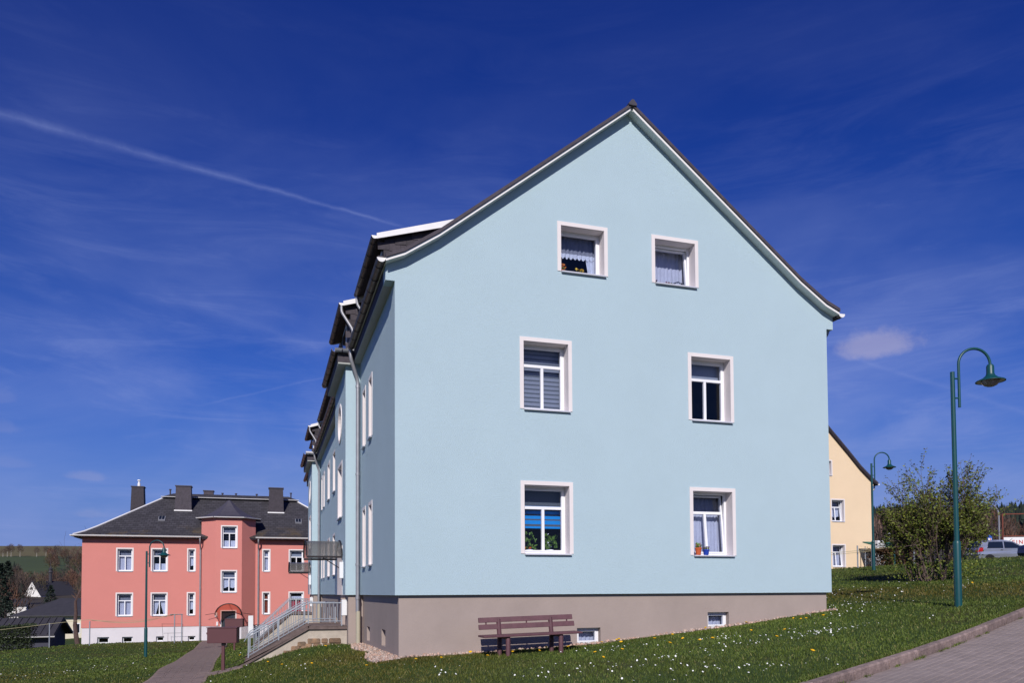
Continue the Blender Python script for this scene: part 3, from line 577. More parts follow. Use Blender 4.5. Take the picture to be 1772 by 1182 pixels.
# entrance bays with a round window, a tall window and a door each
def bay(v0, v1):
    F = Fr((-BD, v0, 0), (0, 1, 0), (-1, 0, 0)); w = v1-v0; c = 1.5; dz0, dz1 = -.80, 1.28
    circ = [(c+.47*math.cos(k*math.pi/14), 4.58+.47*math.sin(k*math.pi/14)) for k in range(28)]
    door_hole = rect(c-.72, c+.72, .0, dz1)
    outer = [(.3, 0), (c-.72, 0), (c-.72, dz1), (c+.72, dz1), (c+.72, 0), (w-.3, 0), (w-.3, HE+.15), (.3, HE+.15)]
    panel(F, outer, [win_hole(.86, 2.05, 1.28, 1.46), circ]).build('wall', 'blue_render', blue)
    for a, b in ((v0, v0+.3), (v1-.3, v1)):
        MB().box(-BD, -.0012, a, b, 0, HE+.15).build('wall', 'blue_render', blue); 
    for a, b in ((v0+.08, v0+.3), (v1-.3, v1-.08)): MB().box(-BD+.08, .079, a, b, -3.2, -.004).build('plinth', 'plinth', blue)
    q = MB(); F.box(q, .3, c-.72, -3.2, -.004, -.30, -.08); F.box(q, c+.72, w-.3, -3.2, -.004, -.30, -.08); F.box(q, c-.72, c+.72, -3.2, dz0, -.30, -.08); q.build('plinth', 'plinth', blue)
    window(F, blue, .86, 2.05, 1.28, 1.46, 'transom', 0, 'dark')
    rw = MB(); n = 28
    def ring(r, d): return [F(c+r*math.cos(2*math.pi*k/n), 4.58+r*math.sin(2*math.pi*k/n), d) for k in range(n)]
    P = ring(.53, .0006)+ring(.53, .02)+ring(.455, .02)+ring(.455, -.25)
    rw.add(P, [(j*n+k, j*n+(k+1) % n, (j+1)*n+(k+1) % n, (j+1)*n+k) for j in range(3) for k in range(n)]); ro = rw.build('round_window', 'trim', blue)
    fm = MB(); P = ring(.454, -.2)+ring(.40, -.2)+ring(.40, -.26); fm.add(P, [(j*n+k, j*n+(k+1) % n, (j+1)*n+(k+1) % n, (j+1)*n+k) for j in range(2) for k in range(n)]); fm.build('frame', 'pvc', ro)
    gm = MB(); gm.add(ring(.41, -.23)+ring(.41, -.24), [tuple(range(n)), tuple(range(2*n-1, n-1, -1))]); gm.build('pane', 'glass', ro)
    # door in its recess
    d = MB(); F.box(d, c-.62, c+.62, dz0+.02, dz1-.1, -.28, -.22); do = d.build('door', 'pvc', blue, bevel=.005)
    sm = MB(); F.box(sm, c-.72, c-.66, .0, dz1, -.30, .012); F.box(sm, c+.66, c+.72, 0, dz1, -.30, .012); F.box(sm, c-.66, c+.66, dz1-.06, dz1, -.30, .012); sm.build('surround', 'trim', do)
    for q0 in (c-.72, c+.66): sm = MB(); F.box(sm, q0, q0+.06, dz0, -.002, -.30, -.082); sm.build('jamb', 'plinth', do)
    g = MB(); F.box(g, c-.40, c+.40, .1, dz1-.25, -.222, -.214); g.build('pane', 'glass', do); k = MB(); k.tube([F(c+.5, .25, -.22), F(c+.5, .25, -.16), F(c+.5, .55, -.16), F(c+.5, .55, -.22)], .012, 8); k.build('handle', 'galv', do)
    b_ = MB(); F.box(b_, c-.66+.01, c-.66+.02, -.35, -.26, -.2, -.1)
    # curved canopy: side arches, clear sheet
    u0, u1 = -BD-.02, -BD-.90; hw = .78; zc, zs = 1.43, 1.0; yc = v0+c
    def arch(u, n=14, r=0): return [Vector((u, yc-hw*math.cos(math.pi*k/n), zs+(zc-zs)*math.sin(math.pi*k/n)+r)) for k in range(n+1)]
    A, B = arch(u0), arch(u1); n2 = len(A); cm = MB(); C2, D2 = arch(u0, r=-.01), arch(u1, r=-.01)
    cm.add(A+B+C2+D2, [(i, i+1, n2+i+1, n2+i) for i in range(n2-1)]+[(2*n2+i+1, 2*n2+i, 3*n2+i, 3*n2+i+1) for i in range(n2-1)]+[(i+1, i, 2*n2+i, 2*n2+i+1) for i in range(n2-1)]+[(n2+i, n2+i+1, 3*n2+i+1, 3*n2+i) for i in range(n2-1)])
    ca = cm.build('canopy', 'polycarb', blue, smooth=True)
    for u in (u0, u1): MB().tube(arch(u, r=.012), .02, 8).build('arch_frame', 'dark_metal', ca, smooth=True)
    for y in (yc-hw, yc+hw): MB().box(u1, u0, y-.02, y+.02, zs-.05, zs+.0).build('side_rail', 'dark_metal', ca)
    MB().tube([(u0, yc-hw, zs-.35), (u0-.5, yc-hw, zs-.03)], .012, 6).build('strut', 'dark_metal', ca)
    MB().box(-BD-.10, -BD+.0, yc-1.0, yc-.86, .42, .84).build('wall_box', 'white', blue, bevel=.01)
    MB().box(-BD-.05, -BD+.08, yc-1.12, yc-.94, -.52, -.12).build('letter_box', 'white', blue, bevel=.01)
    # eave box of the bay with the gutter turned round its corner, flashing on top
    a, b, ue = v0-.16, v1+.16, -BD-.20
    MB().box(ue, -.175, a, b, HE-.06, HE-.02).build('eave_soffit', 'soffit', blue)
    MB().box(ue-.01, -.171, a-.01, b+.01, HE-.018, HE+.26).build('eave_box', 'slate', blue)
    z = HE+.27; gutter(blue, (ue-.085, a-.09, z), (ue-.085, b+.1, z), cap0=False); gutter(blue, (-.33, a-.09, z), (ue-.085, a-.09, z), m='zinc', step=.28, cap0=False, cap1=False)
    MB().hexa([(ue-.06, a-.02, z+.03), (-.18, a-.02, z+.03), (-.18, a+.30, z+.13), (ue-.06, a+.30, z+.13), (ue-.06, a-.02, z+.045), (-.18, a-.02, z+.045), (-.18, a+.30, z+.145), (ue-.06, a+.30, z+.145)]).build('flashing', 'zinc_bright', blue)
for v0, v1 in BV: bay(v0, v1)
# main eaves
for u0, u1 in ((-.168, -.002), (BW+.002, BW+.168)):
    MB().box(u0, u1, .302, BL-.302, HE+.001, HE+.03).build('eave_soffit', 'soffit', blue)
    MB().box(u0-.004 if u0 < 0 else u1-.02, u0+.02 if u0 < 0 else u1+.004, .302, BL-.302, HE+.032, HE+.27).build('fascia', 'fascia', blue)
roof_b = shell_roof(blue, PROF, -.20, BL+.20)
gutter(blue, (-.268, -.16, 6.135), (-.268, BV[0][0]-.28, 6.135)); gutter(blue, (-.268, BV[0][1]+.25, 6.135), (-.268, BV[1][0]-.28, 6.135)); gutter(blue, (-.268, BV[1][1]+.25, 6.135), (-.268, BL+.1, 6.135))
gutter(blue, (BW+.28, BL+.1, 6.11), (BW+.28, -.16, 6.11))
for v in (BV[0][0]-.13, BV[1][0]-.13):
    pipe(blue, [(-.268, v-.16, 6.08), (-.268, v-.16, 5.86), (-.075, v, 5.35), (-.075, v, -.42)], .047, collars=(5.2, 3.0, .75, -.08))
    pipe(blue, [(-.06, v, -.40), (-.06, v, -2.1)], .056, 'pipe_beige', 'standpipe')
pipe(blue, [(BW+.28, .30, 6.05), (BW+.28, .30, 5.85), (BW+.06, .42, 5.45), (BW+.06, .42, -1)], .047, collars=(4.,))
# dormers: shed roofs, slate-hung cheeks
def slates(parent, fr, poly_ok, s0, s1, h0, h1, sw=.24, sh=.15):
    """overlapping slates hung on a cheek"""
    j = 0; n = 0; me = None; po = origin(parent)
    h = h1
    while h > h0-.02:
        s = s0-(.12 if j % 2 else 0)
        while s < s1:
            if poly_ok(s+sw*.5, h-sh*.5):
                if me is None:
                    b = MB(); b.hexa([fr.a*x+Vector((0, 0, z))+fr.n*d-Vector((0, 0, 0)) for x, z, d in ((0, -sh*1.15, .016), (sw*.98, -sh*1.0, .016), (sw*.98, -sh*1.0, .008), (0, -sh*1.15, .008), (0, 0, .006), (sw*.98, 0, .006), (sw*.98, 0, .0), (0, 0, .0))])
                    o = b.build('slate', 'slate', None); me = o.data
                else: o = link(bpy.data.objects.new('slate', me))
                o.parent = parent; o.location = fr(s, h, random.uniform(0, .004))-po; n += 1
            s += sw
        h -= sh; j += 1
def dormer(v0, v1, uf, ue, ze, slope=.305, win=None, cheek_slates=True):
    """uf: front wall, ue: eave line, ze: eave height"""
    u_top = uf
    while roof_z(u_top)+.05 < ze+slope*(u_top-ue) and u_top < 4.6: u_top += .02
    zt = ze+slope*(u_top-ue); zf = ze+slope*(uf-ue)-.05
    fm = MB(); fm.box(uf, uf+.12, v0+.12, v1-.12, roof_z(max(uf, -.15))-.2, zf); d = fm.build('dormer', 'slate', blue)
    rf = [(ue, ze), (u_top+.1, zt+.03), (u_top+.1, zt+.10), (ue, ze+.06)]
    MB().prism(rf, v0-.05, v1+.05).build('dormer_roof', 'slate', d)
    for ya in (v0-.085, v1+.055): MB().prism([(ue-.01, ze-.03), (u_top-.02, zt-.045), (u_top-.02, zt+.115), (ue-.01, ze+.085)], ya, ya+.03).build('verge_trim', 'zinc_bright', d)
    ok_top = lambda u: ze+slope*(u-ue)-.03
    for side, y, nn in ((0, v0+.06, -1), (1, v1-.06, 1)):
        pts = [(uf, roof_z(max(uf, -.18))-.1), (u_top, roof_z(u_top)-.1), (u_top, zt), (uf, zf+.03)]
        MB().prism(pts, min(y, y-nn*.06), max(y, y-nn*.06)).build('cheek', 'fascia', d)
        if cheek_slates and side == 0:
            f = Fr((0, y, 0), (1, 0, 0), (0, nn, 0)); slates(d, f, lambda s, h: uf-.05 < s < u_top and roof_z(max(s, -.15))-.05 < h < ok_top(s)-.02, uf-.02, u_top, roof_z(max(uf, -.15)), zf+.05+slope*1.2)
    gutter(d, (ue-.05, v0-.06, ze+.035), (ue-.05, v1+.06, ze+.035), r=.062)
    if win:
        f = Fr((uf, 0, 0), (0, 1, 0), (-1, 0, 0)); c = (v0+v1)/2
        for k in win:
            m = MB(); f.box(m, c+k-.45, c+k+.45, zf-.98, zf-.12, .001, .03); w_ = m.build('window_frame', 'pvc', d)
            m = MB(); f.box(m, c+k-.38, c+k+.38, zf-.91, zf-.19, .03, .034); m.build('pane', 'car_glass', d)
    return d
dormer(2.1, 5.45, .12, -.05, 7.50, win=(-.9, .9)); dormer(BV[0][0]-.02, BV[0][1]+.02, -.22, -.42, 7.26, win=(0,))
dormer(8.85, 20.45, .12, -.05, 7.50, win=(-4, -1.5, 1.5, 4)); dormer(BV[1][0]-.02, BV[1][1]+.02, -.22, -.42, 7.26, win=(0,)); dormer(23.9, 27.2, .12, -.05, 7.50, win=(0,))
for v, ud in ((BV[0][0]-.05, 0), (BV[1][0]-.05, 0)):
    pipe(blue, [(-.47, v, 7.26), (-.47, v, 7.08), (-.20, v-.10, 6.62), (-.20, v-.10, 6.25)], .036, bend=.08)
for v in (5.42, 20.42): pipe(blue, [(-.10, v, 7.50), (-.10, v, 7.28), (.06, v-.05, 7.02), (.06, v-.05, 6.5)], .036, bend=.08)
# ------------------------------------------------------------------ entrance stairs
def stair(v0, label_s, label_r, stones):
    y0, y1 = v0+.42, v0+2.62; top = -.80; gb = H(-2.75, y0); u1, u2 = -1.22, -2.62
    st = thing('entrance_stair', (-1.2, (y0+y1)/2, gb), label_s, 'stairs', 'entrance stairs of the blue house')
    n = max(4, round((top-gb)/.17)); rise = (top-gb)/n; run = (u1-u2)/n
    for i in range(n-1):
        z = top-rise*(i+1); MB().box(u1-run*(i+1), u1-run*i, y0+.22, y1-.22, z-.5, z).build('step', 'coping', st, bevel=.008)
    MB().box(u1, -BD+.04, y0+.2, y1-.2, top-.14, top-.004).build('landing', 'coping', st)
    MB().box(u1+.05, -BD+.0, y0+.215, y1-.215, gb-.4, top-.145).build('core', 'mortar', st)
    for y in (y0, y1-.2):
        pts = [(u2-.05, gb-.3), (-BD+.09, gb-.3), (-BD+.09, top-.05), (u1, top-.05), (u2-.05, gb+.02)]
        s_ = MB().prism(pts, y+.01, y+.19).build('side_wall', 'render_cream', st)
        cp = [(-BD+.085, top-.05), (u1, top-.05), (u2-.12, gb+.0), (u2-.12, gb+.07), (u1, top+.02), (-BD+.085, top+.02)]
        MB().prism(cp, y-.04, y+.23).build('coping', 'coping', st, bevel=.012)
        cp = [(u1+.02, top+.022), (u1-.02, top+.022), (u2-.10, gb+.075), (u2-.10, gb+.135), (u1-.02, top+.085), (u1+.02, top+.085)]
        MB().prism(cp, y+.05, y+.2).build('coping', 'coping', st, bevel=.01)
        if y == y0 and stones:
            rows = [(.02, .13), (.15, .12), (.28, .14)]; random.seed(5)
            for zz, hh in rows:
                x = -BD-.02-random.uniform(0, .06)
                while x > u1-.75+zz*2.0:
                    w = random.uniform(.16, .36); x2 = max(x-w, u1-.8)
                    lim = top-.20-max(0, (u1-x2))*.62
                    z1 = min(top-.26-zz+.0, lim); z0 = z1-hh
                    if z0 > gb-.2:
                        m = MB(); j = lambda a: a+random.uniform(-.012, .012); dy = random.uniform(.012, .04)
                        m.hexa([(j(x2), y-dy, j(z0)), (j(x-.02), y-dy-random.uniform(-.01, .01), j(z0)), (j(x-.02), y+.05, z0), (j(x2), y+.05, z0), (j(x2), y-dy, j(z1)), (j(x-.02), y-dy, j(z1)), (j(x-.02), y+.05, z1), (j(x2), y+.05, z1)])
                        m.build('stone', 'stone', st, bevel=.014, seg=2)
                    x = x2-.012
    for y, far in ((y0+.1, 0), (y1-.1, 1)):
        r = thing('railing', (u1, y, top), label_r[far], 'railing', 'galvanised stair railings')
        a, b, c = Vector((-BD-.04, y, top+.04)), Vector((u1, y, top+.04)), Vector((u2-.02, y, gb+.13)); hr, lo = Vector((0, 0, .56)), Vector((0, 0, .10))
        MB().tube([a+hr, b+hr, c+hr], .015, 8).build('handrail', 'galv', r, smooth=True); MB().tube([b+hr*1.09+Vector((.1, .05, 0)), b+hr*1.09+Vector((0, .05, 0)), c+hr*1.09+Vector((0, .05, 0)), c+hr*.8+Vector((-.1, .05, 0))], .011, 8).build('handrail', 'galv', r, smooth=True)
        MB().tube([a+lo, b+lo, c+lo], .013, 6).build('bottom_rail', 'galv', r); MB().tube([b+lo*1.7, c+lo*1.7], .010, 6).build('bottom_rail', 'galv', r)
        for p in (a, b, b*.5+c*.5, c+Vector((0, 0, 0))): MB().box(p.x-.015, p.x+.015, y-.015, y+.015, p.z-.04, p.z+.56).build('post', 'galv', r)
        for q0, q1, k in ((a, b, 8), (b, c, 12)):
            for i in range(1, k):
                p = q0.lerp(q1, i/k); MB().tube([p+lo, p+hr], .0075, 6).build('baluster', 'galv', r)
stair(BV[0][0], 'stone-faced entrance stair beside the grassy mound, with brown copings', ('galvanised railing along the mound side of the stone-faced stair', 'galvanised railing on the far edge of the stone-faced stair'), True)
stair(BV[1][0], 'farther entrance stair under the second canopy, near the salmon house', ('galvanised railing of the stair under the second canopy', 'galvanised railing of the second canopy stair, facing the salmon house'), False)
# ------------------------------------------------------------------ the salmon house
PV, PX0, PX1, PZ = 39.8, -13.05, 3.95, -2.0
pink = thing('apartment_house', (-4.5, 45, -3), 'salmon pink house with dark hipped roof, white plinth and polygonal stair bay', 'house')
PF = Fr((0, PV, PZ), (1, 0, 0), (0, -1, 0)); z_ = lambda z: z-PZ; EZ = 3.62; JL, JR, FL, FR_, DV = -6.2, -2.9, -5.28, -3.72, .92
rows = (1.51, -1.29); pwn = []
for zb in rows:
    pwn += [(-11.15, zb, 1.0, 1.46, 'cross'), (-9.16, zb, 1.0, 1.46, 'cross'), (-7.05, zb, .53, 1.47, 'transom'), (-2.49, zb, .53, 1.47, 'transom'), (-.82, zb, 1.0, 1.47, 'cross'), (1.7, zb, 1.0, 1.47, 'cross')]
ins = ['pleat', 'half', 'lace_low', 'lace_full', 'roller', 'dark', 'pleat', 'swag', 'lace_low', 'orange', 'red', 'dark']
holes = [win_hole(a, z_(b), c, d) for a, b, c, d, e in pwn]
L_ = [h for h in holes if h[0][0] < JL]; R2 = [h for h in holes if h[0][0] > JR]
panel(PF, rect(PX0, JL, 0, z_(EZ)), L_).build('wall', 'pink_render', pink); panel(PF, rect(JR, PX1, 0, z_(EZ)), R2).build('wall', 'pink_render', pink)
for (a, b, c, d, e), i in zip(pwn, ins): window(PF, pink, a, z_(b), c, d, e, 0, i, rd=.16)
DP = 10.4
for x0, x1, y0, y1 in ((PX0, PX0+.3, PV+.3, PV+DP), (PX1-.3, PX1, PV+.3, PV+DP), (PX0+.3, PX1-.3, PV+DP-.3, PV+DP)):
    MB().box(x0, x1, y0, y1, PZ, EZ).build('wall', 'pink_render', pink); MB().box(x0+.03, x1-.03, y0+.03 if y0 > PV+1 else y0, y1-.03, -4.4, PZ-.003).build('plinth', 'pink_plinth', pink)
PP = Fr((0, PV+.03, 0), (1, 0, 0), (0, -1, 0)); bw = [(-12.15, -2.98, .66, .40), (-10.76, -2.97, .6, .38), (-8.82, -2.93, .46, .33), (-6.96, -2.93, .44, .31)]
panel(PP, rect(PX0+.03, JL, -4.4, PZ-.003), [rect(a, a+c, b, b+d) for a, b, c, d in bw]).build('plinth', 'pink_plinth', pink)
panel(PP, rect(JR, PX1-.03, -4.4, PZ-.003), []).build('plinth', 'pink_plinth', pink)
for a, b, c, d in bw: window(PP, pink, a, b, c, d, 'one', 0, 'dark', tw=0, rd=.15, sill=False)
# polygonal bay: three faces
BZ = 4.86; C0, C1, C2, C3 = Vector((JL, PV, 0)), Vector((FL, PV-DV, 0)), Vector((FR_, PV-DV, 0)), Vector((JR, PV, 0))
for i, (a, b) in enumerate(((C0, C1), (C1, C2), (C2, C3))):
    d = (b-a); L = d.length; t = d.normalized(); n = Vector((t.y, -t.x, 0)); f = Fr((a.x, a.y, PZ), t, n)
    o = [] if i != 1 else [win_hole(.29, z_(2.98), 1.02, 1.44), win_hole(.29, z_(.15), 1.0, 1.42), rect(.30, 1.26, z_(-2.02)+.0, z_(-.98))]
    if i == 1:
        out = [(0, 0), (.30, 0), (.30, z_(-.98)), (1.26, z_(-.98)), (1.26, 0), (L, 0), (L, z_(BZ)), (0, z_(BZ))]
        panel(f, out, o[:2], th=.22).build('wall', 'pink_render', pink)
        window(f, pink, .29, z_(2.98), 1.02, 1.44, 'cross', 0, 'half', rd=.14); window(f, pink, .29, z_(.15), 1.0, 1.42, 'cross', 0, 'lace_low', rd=.14)
        dm = MB(); f.box(dm, .36, 1.20, -.9, z_(-1.04), -.2, -.15); do = dm.build('door', 'dark_door', pink); sm = MB(); f.box(sm, .30, .36, -.9, z_(-.98), -.2, .015); f.box(sm, 1.20, 1.26, -.9, z_(-.98), -.2, .015); f.box(sm, .36, 1.20, z_(-1.04), z_(-.98), -.2, .015); sm.build('surround', 'trim', do)
        g = MB(); f.box(g, .46, 1.1, -.05, z_(-1.15), -.149, -.143); g.build('pane', 'glass', do)
        # arched canopy
        cx, hw, zc, zs = .80, .78, z_(-.58), z_(-1.28); n3 = 14
        def arch(d, r=0): return [f(cx-hw*math.cos(math.pi*k/n3), zs+(zc-zs)*math.sin(math.pi*k/n3)+r, d) for k in range(n3+1)]
        cm = MB(); A, B, A2, B2 = arch(.01), arch(.85), arch(.01, -.01), arch(.85, -.01); m_ = n3+1
        cm.add(A+B+A2+B2, [(k, k+1, m_+k+1, m_+k) for k in range(n3)]+[(2*m_+k+1, 2*m_+k, 3*m_+k, 3*m_+k+1) for k in range(n3)]+[(m_+k, m_+k+1, 3*m_+k+1, 3*m_+k) for k in range(n3)])
        ca = cm.build('canopy', 'polycarb_brown', pink, smooth=True)
        for dd in (.01, .85): MB().tube(arch(dd, .015), .025, 8).build('arch_frame', 'dark_metal', ca)
        for s in (cx-hw, cx+hw): MB().tube([f(s, zs, .01), f(s, zs, .85)], .02, 6).build('side_rail', 'dark_metal', ca); MB().tube([f(s+(.6 if s > cx else -.6), zs+.02, .03), f(s, zs+.12, .5)], .014, 6).build('strut', 'dark_metal', ca)
        MB().tube([f(cx, zc, .01), f(cx, zc, .85)], .015, 6).build('ridge_rail', 'dark_metal', ca)
        for s0, h0, w_, hh in ((-.02, .62, .14, .26), (.06, .05, .1, .24)):
            m = MB(); f.box(m, s0, s0+w_, h0, h0+hh, .001, .06); m.build('wall_box', 'white', pink)
    else: panel(f, rect(0, L, 0, z_(BZ)), [], th=.22).build('wall', 'pink_render', pink)
    sh = Fr((a.x-n.x*.03, a.y-n.y*.03, 0), t, n); 
    if i != 1: panel(sh, rect(.02, L-.02, -4.4, PZ-.003), [], th=.2).build('plinth', 'pink_plinth', pink)
    else: panel(sh, [(0, -4.4), (L, -4.4), (L, PZ-.003), (1.26, PZ-.003), (1.26, -2.9), (.30, -2.9), (.30, PZ-.003), (0, PZ-.003)], [], th=.2).build('plinth', 'pink_plinth', pink)
m = MB(); m.box(FR_+.42, FR_+.72, PV-DV-.25, PV-DV-.05, -2.6, -1.35); m.build('meter_cabinet', 'white', pink, bevel=.01)
# main hipped roof, bell-cast eaves, small upper roof behind a second gutter
ox0, ox1, oy0, oy1 = PX0-.42, PX1+.42, PV-.42, PV+DP+.42
def loft(rings, closed_top=True):
    mb = MB(); V = []; 
    for x0, x1, y0, y1, z in rings: V += [(x0, y0, z), (x1, y0, z), (x1, y1, z), (x0, y1, z)]
    fs = [(i*4+k, i*4+(k+1) % 4, (i+1)*4+(k+1) % 4, (i+1)*4+k) for i in range(len(rings)-1) for k in range(4)]
    fs += [(3, 2, 1, 0), tuple(range(len(rings)*4-4, len(rings)*4))]; return mb.add(V, fs)
def ins_(d, z): return (ox0+d, ox1-d, oy0+d, oy1-d, z)
roof_p = loft([ins_(0, EZ+.02), ins_(0, EZ+.10), ins_(.5, EZ+.32), ins_(1.1, EZ+.68), ins_(4.55, 6.62), ins_(4.6, 6.64)]).build('roof', 'shingle', pink)
loft([ins_(4.62, 6.642), ins_(4.42, 6.70), ins_(5.1, 7.02), ins_(5.45, 7.04)]).build('upper_roof', 'shingle', roof_p)
MB().box(ox0+.05, ox1-.05, oy0+.05, oy1-.05, EZ-.05, EZ+.018).build('eave_board', 'fascia', pink)
for a, b in (((ox0, oy0), 1), ((ox1, oy0), -1)):
    pts = [Vector((a[0]+b*d, a[1]+d, z+.03)) for d, z in ((0, EZ+.10), (.5, EZ+.32), (1.1, EZ+.68), (4.55, 6.62))]; MB().tube(pts, .05, 6).build('hip_cap', 'zinc_bright', roof_p)
gz = EZ+.10
gutter(pink, (ox0-.1, oy0-.08, gz), (JL-.02, oy0-.08, gz), .10, 'zinc_bright', bracket=False); gutter(pink, (JR+.02, oy0-.08, gz), (ox1+.1, oy0-.08, gz), .10, 'zinc_bright', bracket=False)
gutter(pink, (ox0-.08, oy1, gz), (ox0-.08, oy0-.08, gz), .085, 'zinc', bracket=False)
gutter(roof_p, (ox0+4.4, oy0+4.36, 6.72), (ox1-4.4, oy0+4.36, 6.72), .06, 'zinc_bright', bracket=False)
for x, s in ((JL-.05, -1), (JR+.18, 1)): pipe(pink, [(x, PV-.5, 3.6), (x, PV-.5, 3.4), (x, PV-.08, 2.95), (x, PV-.08, -3.4)], .05, 'zinc', collars=(2.6, .4, -1.9))
# bay roof: bell-shaped cap over the polygon
bc = Vector(((JL+JR)/2, PV+.25, 0))
def bring(k, z, rr=8):
    P = [C0+Vector((0, 1.0, 0)), C0, C1, C2, C3, C3+Vector((0, 1.0, 0))]; P = [C0+Vector((-.02, 1.1, 0)), C0+Vector((-.02, 0, 0)), C1, C2, C3, C3+Vector((0, 1.1, 0))]
    return [(bc.x+(p.x-bc.x)*k, bc.y+(p.y-bc.y)*k, z) for p in P]
rb = MB(); R5 = [bring(1.14, BZ+.02), bring(1.14, BZ+.10), bring(.86, BZ+.24), bring(.58, BZ+.50), bring(.30, BZ+.86), bring(.05, BZ+1.28)]; V = [p for r in R5 for p in r]; n6 = 6
rb.add(V, [(i*n6+k, i*n6+(k+1) % n6, (i+1)*n6+(k+1) % n6, (i+1)*n6+k) for i in range(len(R5)-1) for k in range(n6)]+[tuple(range(n6-1, -1, -1)), tuple(range(len(V)-n6, len(V)))])
br_ = rb.build('bay_roof', 'ridge', pink)
E5 = bring(1.17, BZ+.09)
for a, b in zip(E5[1:4], E5[2:5]): gutter(br_, a, b, .075, 'zinc_bright', bracket=False, cap0=False, cap1=False)
gutter(br_, E5[4], E5[5], .075, 'zinc', bracket=False, cap0=False)
MB().box(JL+.0, JL+.16, PV+.02, PV+1.4, EZ, BZ+.05).build('bay_cheek', 'ridge', pink); MB().box(JR-.16, JR, PV+.02, PV+1.4, EZ, BZ+.05).build('bay_cheek', 'ridge', pink)
def chimney(x0, x1, y0, y1, z0, z1, tap, cap=True):
    m = MB(); m.hexa([(x0, y0, z0), (x1, y0, z0), (x1, y1, z0), (x0, y1, z0), (x0+tap, y0+tap, z1), (x1-tap, y0+tap, z1), (x1-tap, y1-tap, z1), (x0+tap, y1-tap, z1)]); c = m.build('chimney', 'slate', roof_p)
    MB().box(x0+tap-.05, x1-tap+.05, y0+tap-.05, y1-tap+.05, z1+.001, z1+.06).build('chimney_cap', 'ridge', roof_p)
    MB().box(x0-.03, x1+.03, y0-.06, y0-.002, z0+.2, z0+.28).build('chimney_flashing', 'zinc_bright', roof_p)
chimney(-8.08, -7.02, PV+2.6, PV+3.5, 5.4, 7.28, .06); chimney(-2.12, -1.08, PV+2.6, PV+3.5, 5.4, 7.34, .06); chimney(-11.48, -10.5, PV+7.0, PV+8.0, 4.6, 7.70, .1); chimney(-6.55, -5.85, PV+6, PV+6.7, 6.6, 7.42, .03)
MB().lathe([(.1, 0), (.1, .25), (.06, .27), (.06, .42), (.12, .43), (.1, .5)], (-10.95, PV+7.5, 7.76), 12).build('flue', 'zinc_bright', roof_p)
for x, h in ((-8.6, .36), (-5.2, .2), (-4.3, .2), (-2.9, .2), (-.55, .36)): MB().lathe([(.05, 0), (.05, h), (.08, h+.01), (.08, h+.08)], (x, PV+4.9, 6.9), 8).build('vent_pipe', 'ridge', roof_p)
for x in (-8.95, -.35):
    s = (6.62-EZ-.68)/3.45; y0 = PV+1.45; zz = EZ+.68+s*(y0-(oy0+1.1)); zz2 = zz+s*.42
    m = MB(); m.hexa([(x, y0, zz), (x+.42, y0, zz), (x+.42, y0+.42, zz2), (x, y0+.42, zz2), (x, y0-.03, zz+.08), (x+.42, y0-.03, zz+.08), (x+.42, y0+.39, zz2+.08), (x, y0+.39, zz2+.08)]); sk = m.build('skylight', 'zinc', roof_p)
    for k in (0, 1): m = MB(); q = x+.04+k*.18; m.hexa([(q, y0+.03, zz+.10), (q+.15, y0+.03, zz+.10), (q+.15, y0+.36, zz2+.06), (q, y0+.36, zz2+.06), (q, y0+.02, zz+.115), (q+.15, y0+.02, zz+.115), (q+.15, y0+.35, zz2+.075), (q, y0+.35, zz2+.075)]); m.build('skylight_pane', 'car_glass', roof_p)
# ------------------------------------------------------------------ the yellow house
YV = 27.5; YX = 35.35-BW; YZ = .80
yel = thing('apartment_house', (YX+BW/2, YV+8, .5), 'pale yellow gable house with dark curved eaves behind the lamp post', 'house')
YF = Fr((YX, YV, YZ), (1, 0, 0), (0, -1, 0))
yw = [(6.30, .76, 1.08, 1.45, 'cross', 'pleat'), (6.30, 3.66, 1.08, 1.45, 'cross', 'lace_low'), (5.40, 6.6, 1.08, 1.0, 'one', 'dark'), (2.4, .76, 1.08, 1.45, 'cross', 'dark'), (2.4, 3.66, 1.08, 1.45, 'cross', 'dark')]
yh = [(5.12, 6.92), (4.76, 7.17), (4.45, 7.42), (3.78, 7.99), (2.90, 8.89), (1.42, 10.34), (0, 11.72)]; ycx = YX+BW/2
yprof = [(ycx-a, z) for a, z in yh]+[(ycx+a, z) for a, z in reversed(yh[:-1])]
o_ = [(0, -.9), (BW, -.9), (BW, 7.13-YZ-.28), (BW+.16, 7.13-YZ-.28), (BW+.16, 7.02-YZ)]+[(u-YX, z-YZ-.072) for u, z in reversed(yprof[1:-1])]+[(-.16, 7.02-YZ), (-.16, 7.13-YZ-.28), (0, 7.13-YZ-.28)]
panel(YF, o_, [win_hole(*q[:4]) for q in yw]).build('wall', 'yellow_render', yel)
for a, b, c, d, e, f in yw: window(YF, yel, a, b, c, d, e, R_(6) if f != 'dark' else 0, f)
for x0, x1, y0, y1 in ((YX, YX+.3, YV+.3, YV+16), (YX+BW-.3, YX+BW, YV+.3, YV+16), (YX+.3, YX+BW-.3, YV+15.7, YV+16)): MB().box(x0, x1, y0, y1, -.2, YZ+HE+.15).build('wall', 'yellow_render', yel)
upr = yprof+[(u, z+.13) for u, z in reversed(yprof)]
ro = MB().prism(upr, YV-.22, YV+16.2).build('roof', 'slate', yel); MB().prism([(u, z-.002) for u, z in yprof]+[(u, z-.07) for u, z in reversed(yprof)], YV-.19, YV+16.1).build('verge_board', 'fascia', ro)
gutter(yel, (YX+BW+.40, YV+16, 6.95), (YX+BW+.40, YV-.2, 6.95)); pipe(yel, [(YX+BW+.40, YV+.2, 6.9), (YX+BW+.40, YV+.2, 6.65), (YX+BW+.07, YV+.25, YZ+5.6), (YX+BW+.07, YV+.25, -.1)], .047)
